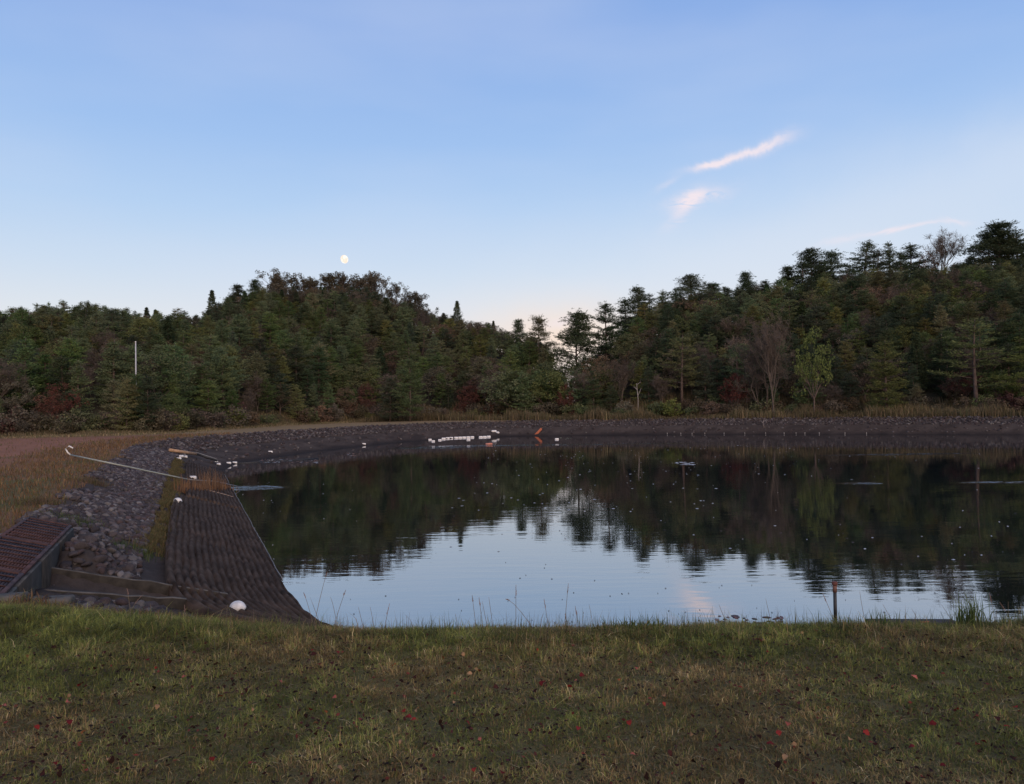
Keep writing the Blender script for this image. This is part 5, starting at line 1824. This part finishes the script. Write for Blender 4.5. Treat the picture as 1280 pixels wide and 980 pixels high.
def poles():
    # long pale pole laid across the stones
    line = [(88 + (236 - 88) * q, 568.5 + (599.5 - 568.5) * q) for q in np.linspace(0, 1, 9)]
    P = [hit(px, py, 0.22) for px, py in line]
    a = P[0]
    r = empty('long_pole', tuple(a)); tag(r, 'long pale green pole laid slanting across the stones down to the pond', 'pole')
    w = MB(); st = [np.array(p - a) for p in P]
    w.tube(st, 0.032, 8); obj('shaft', w.mesh('shaft', [M_POLE], True), r)
    w = MB(); w.tube([st[0], st[0] + (-0.12, 0, 0.10), st[0] + (-0.22, 0, 0.28), st[0] + (-0.05, 0, 0.40), st[0] + (0.12, 0, 0.30)], 0.035, 6)
    obj('hook', w.mesh('hook', [M_WHITE], True), r)
    e = hit(300, 609, 0.1) - a
    w = MB(); w.tube([st[-1], st[-1] * 0.5 + np.array(e) * 0.5 + (0, 0, 0.10), e], 0.02, 5); obj('thin_end', w.mesh('thin_end', [M_ROPE], True), r)
    # second thin rope line under the reeds
    pts = [np.array(hit(px, py)) + (0, 0, 0.16) for px, py in ((258, 617), (270, 620), (282, 623), (292, 626))]
    w = MB(); w.tube(pts, 0.02, 5); tag(obj('rope', w.mesh('rope', [mat('tan_rope', (0.26, 0.19, 0.15), 0.9, 10, 0.2)], True)), 'thin tan rope crossing the mat just below the dry reeds', 'rope')
    # boom pole at the far corner
    p0 = hit(212, 568) + Vector((0, 0, 0.28)); p1 = hit(245, 573) + Vector((0, 0, 0.30)); p2 = hit(272, 581) + Vector((0, 0, 0.28))
    r = empty('boom_pole', tuple(p0)); tag(r, 'boom pole with tan upper end across the far corner of the mat', 'boom')
    w = MB(); w.tube([(0, 0, 0), (p1 - p0)], 0.10, 8); obj('tan_log', w.mesh('tan_log', [M_TAN], True), r)
    w = MB(); w.tube([p1 - p0 + Vector((0.02, 0, 0)), (p2 - p0)], 0.075, 8); obj('dark_pipe', w.mesh('dark_pipe', [M_BLACK], True), r)
    w = MB(); w.tube([(p1 - p0) + Vector((0, 0, 0.11)), (p2 - p0) + Vector((0, 0, 0.09))], 0.022, 6); obj('top_line', w.mesh('top_line', [M_ROPE], True), r)
    # floating boom line with litter
    rng = np.random.default_rng(2)
    w = MB(); pts = []
    for px, py in ((296, 579.6), (325, 578), (350, 576.5), (375, 575), (398, 573.6)):
        q = hit(px, py); pts.append((q.x, q.y, 0.02))
    w.tube(pts, 0.06, 6)
    tag(obj('floating_boom', w.mesh('floating_boom', [M_BLACK], True)), 'dark floating boom line running out from the two pale floats', 'boom')
    # white pole in the wood
    Y = 77.0; x = (170 - 640) / F * Y
    top = at(168.8, 428, Y); g = h1(x, Y)
    r = empty('pole', (x, Y, g)); tag(r, 'slim white pole standing among the trees of the left wood', 'pole')
    w = MB(); w.tube([(0, 0, 0), (0, 0, (top.z - g))], [0.07, 0.055], 10); obj('shaft', w.mesh('shaft', [mat('white_pole', (0.40, 0.40, 0.42), 0.6, 2.0, 0.1)], True), r)
    w = MB(); w.tube([(0, 0, top.z - g), (0, 0, top.z - g + 0.10)], [0.075, 0.06], 10); obj('cap', w.mesh('cap', [M_WHITE], True), r)
    # dead trunk
    Y = 106.0; x = (797 - 640) / F * Y; g = h1(x, Y)
    w = MB(); hh = at(795, 479, Y).z - g
    w.tube([(0, 0, 0), (0.05, 0, hh * 0.5), (-0.12, 0, hh)], [0.065, 0.05, 0.03], 7); w.tube([(0.02, 0, hh * 0.6), (0.5, 0, hh * 0.85)], [0.05, 0.02], 5); w.tube([(-0.05, 0, hh * 0.8), (-0.5, 0.1, hh * 0.9)], [0.05, 0.02], 5)
    w.tube([(-0.1, 0, hh * 0.95), (0.45, 0, hh * 1.04)], [0.05, 0.02], 5)
    tag(obj('dead_tree', w.mesh('dead_tree', [M_DEAD], True), loc=(x, Y, g)), 'short broken white dead trunk at the wood edge right of the valley', 'dead tree')
    # rust red board at the far waterline
    p = hit(670, 543); q = empty('leaning_board', tuple(p)); tag(q, 'rust red board leaning out of the mud at the far waterline', 'board')
    w = MB(); d = unit(np.array([0.72, 0.35, 0.72])); e = unit(np.cross(d, (0, 1, 0)))
    w.box(d * 0.42, d * 0.62, e * 0.15, (0, 0.10, 0), 0.03); w.box(d * 1.0 + e * 0.02, d * 0.12, e * 0.09, (0, 0.08, 0), 0.03)
    obj('plank', w.mesh('plank', [M_RUST2]), q)
    w = MB(); w.tube([d * 1.0, d * 1.45 + (0.05, 0, 0)], [0.05, 0.035], 5); obj('stick', w.mesh('stick', [M_BARK], True), q)
    p = hit(610, 555); V, T = stone_shape(np.random.default_rng(4), 2)
    tag(obj('orange_float', mesh('orange_float', V * (0.50, 0.22, 0.12) + (0, 0, 0.04), T, [mat('faded_orange', (0.48, 0.19, 0.13), 0.7, 8, 0.2)], True), loc=(p.x, p.y, 0.0)), 'flat faded orange float in front of the row of white floats', 'float')
    # thin stakes along the far right waterline
    M = mat('pale_stake', (0.38, 0.35, 0.32), 0.9, 8, 0.2)
    w = MB(); w.tube([(0, 0, -0.1), (0.01, 0, 0.10), (0.0, 0, 0.20)], [0.035, 0.03, 0.022], 5); me = w.mesh('stake', [M], True)
    for px in (833, 850, 864, 880, 904, 930, 956, 979, 994, 1005, 1023, 1055, 1082):
        u = (px - 640) / F
        ys = np.linspace(70, 110, 400); s = sdist(u * ys, ys); yv = ys[np.argmax(s > 0.05)]
        o = obj('stake', me, loc=(u * yv, yv, 0.0)); o.rotation_euler = (0, random.uniform(-.15, .15), random.uniform(0, 6))
        tag(o, 'thin pale stake at the far waterline below the right slope', 'stake', 'thin stakes along the far right waterline')
    p = hit(955, 535); w = MB(); w.tube([(0, 0, 0), (-0.1, 0, 0.7), (0.1, 0, 1.2)], [0.05, 0.04, 0.02], 5); w.tube([(-0.1, 0, 0.7), (0.35, 0, 1.05)], [0.03, 0.015], 4); w.tube([(-0.05, 0, 0.5), (-0.4, 0, 0.95)], [0.03, 0.012], 4)
    tag(obj('dead_branch', w.mesh('dead_branch', [M_PALE], True), loc=tuple(p)), 'pale forked dead branch stuck in the far right mud bank', 'branch')


poles()


def near_things():
    # pipe with rusty cap
    Y = 6.25; x = (1038 - 640) / F * Y; g = h1(x, Y)
    top = at(1038, 727, Y).z; L = top - g
    r = empty('pipe_post', (x, Y, g)); tag(r, 'black pipe post with a rusty brown cap standing at the lawn edge', 'post')
    w = MB(); w.tube([(0, 0, -0.05), (0, 0, L - 0.055)], 0.0135, 16); obj('pipe', w.mesh('pipe', [M_BLACK], True), r)
    w = MB(); w.tube([(0, 0, L - 0.085), (0, 0, L - 0.03)], 0.0165, 16); obj('collar', w.mesh('collar', [mat('faded_brown', (0.13, 0.065, 0.05), 0.8, 60, 0.3)], True), r)
    w = MB(); w.tube([(0, 0, L - 0.032), (0, 0, L - 0.024), (0, 0, L - 0.004), (0, 0, L)], [0.016, 0.022, 0.022, 0.018], 12); obj('cap', w.mesh('cap', [mat('rusty_cap', (0.10, 0.038, 0.030), 0.8, 80, 0.4)], False), r)
    # dark timber edging
    Y = 6.25
    a = np.array(at(1087, 777, Y)); b = np.array(at(1196, 777.5, Y)); c = (a + b) / 2
    r = empty('timber_edge', tuple(c)); tag(r, 'dark flat timber edging lying just beyond the lawn at the right', 'timber')
    w = MB(); w.box((0, 0, -0.01), (b - a) / 2, (0, 0.07, 0), (0, 0, 0.016), 0.006); w.box((0, 0.02, -0.07), (b - a) / 2 * 0.98, (0, 0.04, 0), (0, 0, 0.035), 0.006)
    obj('board', w.mesh('board', [mat('dark_timber', (0.035, 0.030, 0.034), 0.9, 8, 0.4, bump=0.5)]), r)
    w = MB(); w.tube([(0.03, -0.05, 0.010), (0.10, -0.05, 0.012)], 0.006, 6); obj('bolt', w.mesh('bolt', [M_RUST2], True), r)


near_things()


def floating_bits():
    rng = np.random.default_rng(17)
    V = []; T = []; C = []; n = 0

    def pad(x, y, r, col, z=0.006):
        nonlocal n
        k = 6; a = np.arange(k) * 6.283 / k + rng.uniform(0, 6)
        rr = r * rng.uniform(0.6, 1.2, k)
        el = rng.uniform(0.4, 1.0); th = rng.uniform(0, 6.28)
        px_ = np.cos(a) * rr; py_ = np.sin(a) * rr * el
        V.append(np.concatenate([[[x, y, z + 0.012]], np.stack([x + px_ * math.cos(th) - py_ * math.sin(th), y + px_ * math.sin(th) + py_ * math.cos(th), np.full(k, z)], -1)]))
        T.append(np.array([(0, 1 + i, 1 + (i + 1) % k) for i in range(k)]) + n)
        C.append(np.broadcast_to(np.array(col) * rng.uniform(0.6, 1.2), (k + 1, 3))); n += k + 1
    def many(px0, px1, py0, py1, k, r0, r1, cols):
        for _ in range(k):
            p = hit(rng.uniform(px0, px1), rng.uniform(py0, py1))
            if p.z < 0.05: pad(p.x, p.y, rng.uniform(r0, r1), cols[int(rng.integers(len(cols)))])
    pale = [(0.40, 0.42, 0.45), (0.28, 0.28, 0.26), (0.5, 0.5, 0.5)]; dark = [(0.03, 0.025, 0.025), (0.07, 0.05, 0.04)]
    many(600, 1000, 556, 590, 110, 0.02, 0.08, pale + dark)
    many(640, 1270, 556, 600, 70, 0.02, 0.08, pale + dark)
    many(560, 900, 590, 640, 60, 0.04, 0.09, pale)
    many(300, 1270, 600, 700, 90, 0.02, 0.05, pale + dark)
    many(300, 345, 600, 725, 18, 0.012, 0.03, pale)
    many(845, 868, 578, 582, 18, 0.1, 0.25, [(0.5, 0.5, 0.5)])
    many(400, 1260, 690, 780, 60, 0.012, 0.028, dark + [(0.10, 0.10, 0.11)])
    many(893, 978, 770, 786, 60, 0.04, 0.09, [(0.10, 0.035, 0.040), (0.05, 0.03, 0.035), (0.16, 0.10, 0.10)])
    many(325, 400, 574, 579, 70, 0.06, 0.20, [(0.24, 0.12, 0.08), (0.04, 0.03, 0.03), (0.3, 0.3, 0.3)])
    many(430, 450, 566, 570, 14, 0.06, 0.16, [(0.3, 0.15, 0.1), (0.3, 0.3, 0.3)])
    many(700, 716, 547, 549, 12, 0.1, 0.25, [(0.22, 0.2, 0.12)])
    me = mesh('floating_litter', np.concatenate(V), np.concatenate(T), [col_mat('floating_litter', 0.6)], False, np.concatenate(C))
    tag(obj('floating_litter', me), 'small leaves and pale specks drifting on the pond surface', 'floating leaves', kind='stuff')


floating_bits()
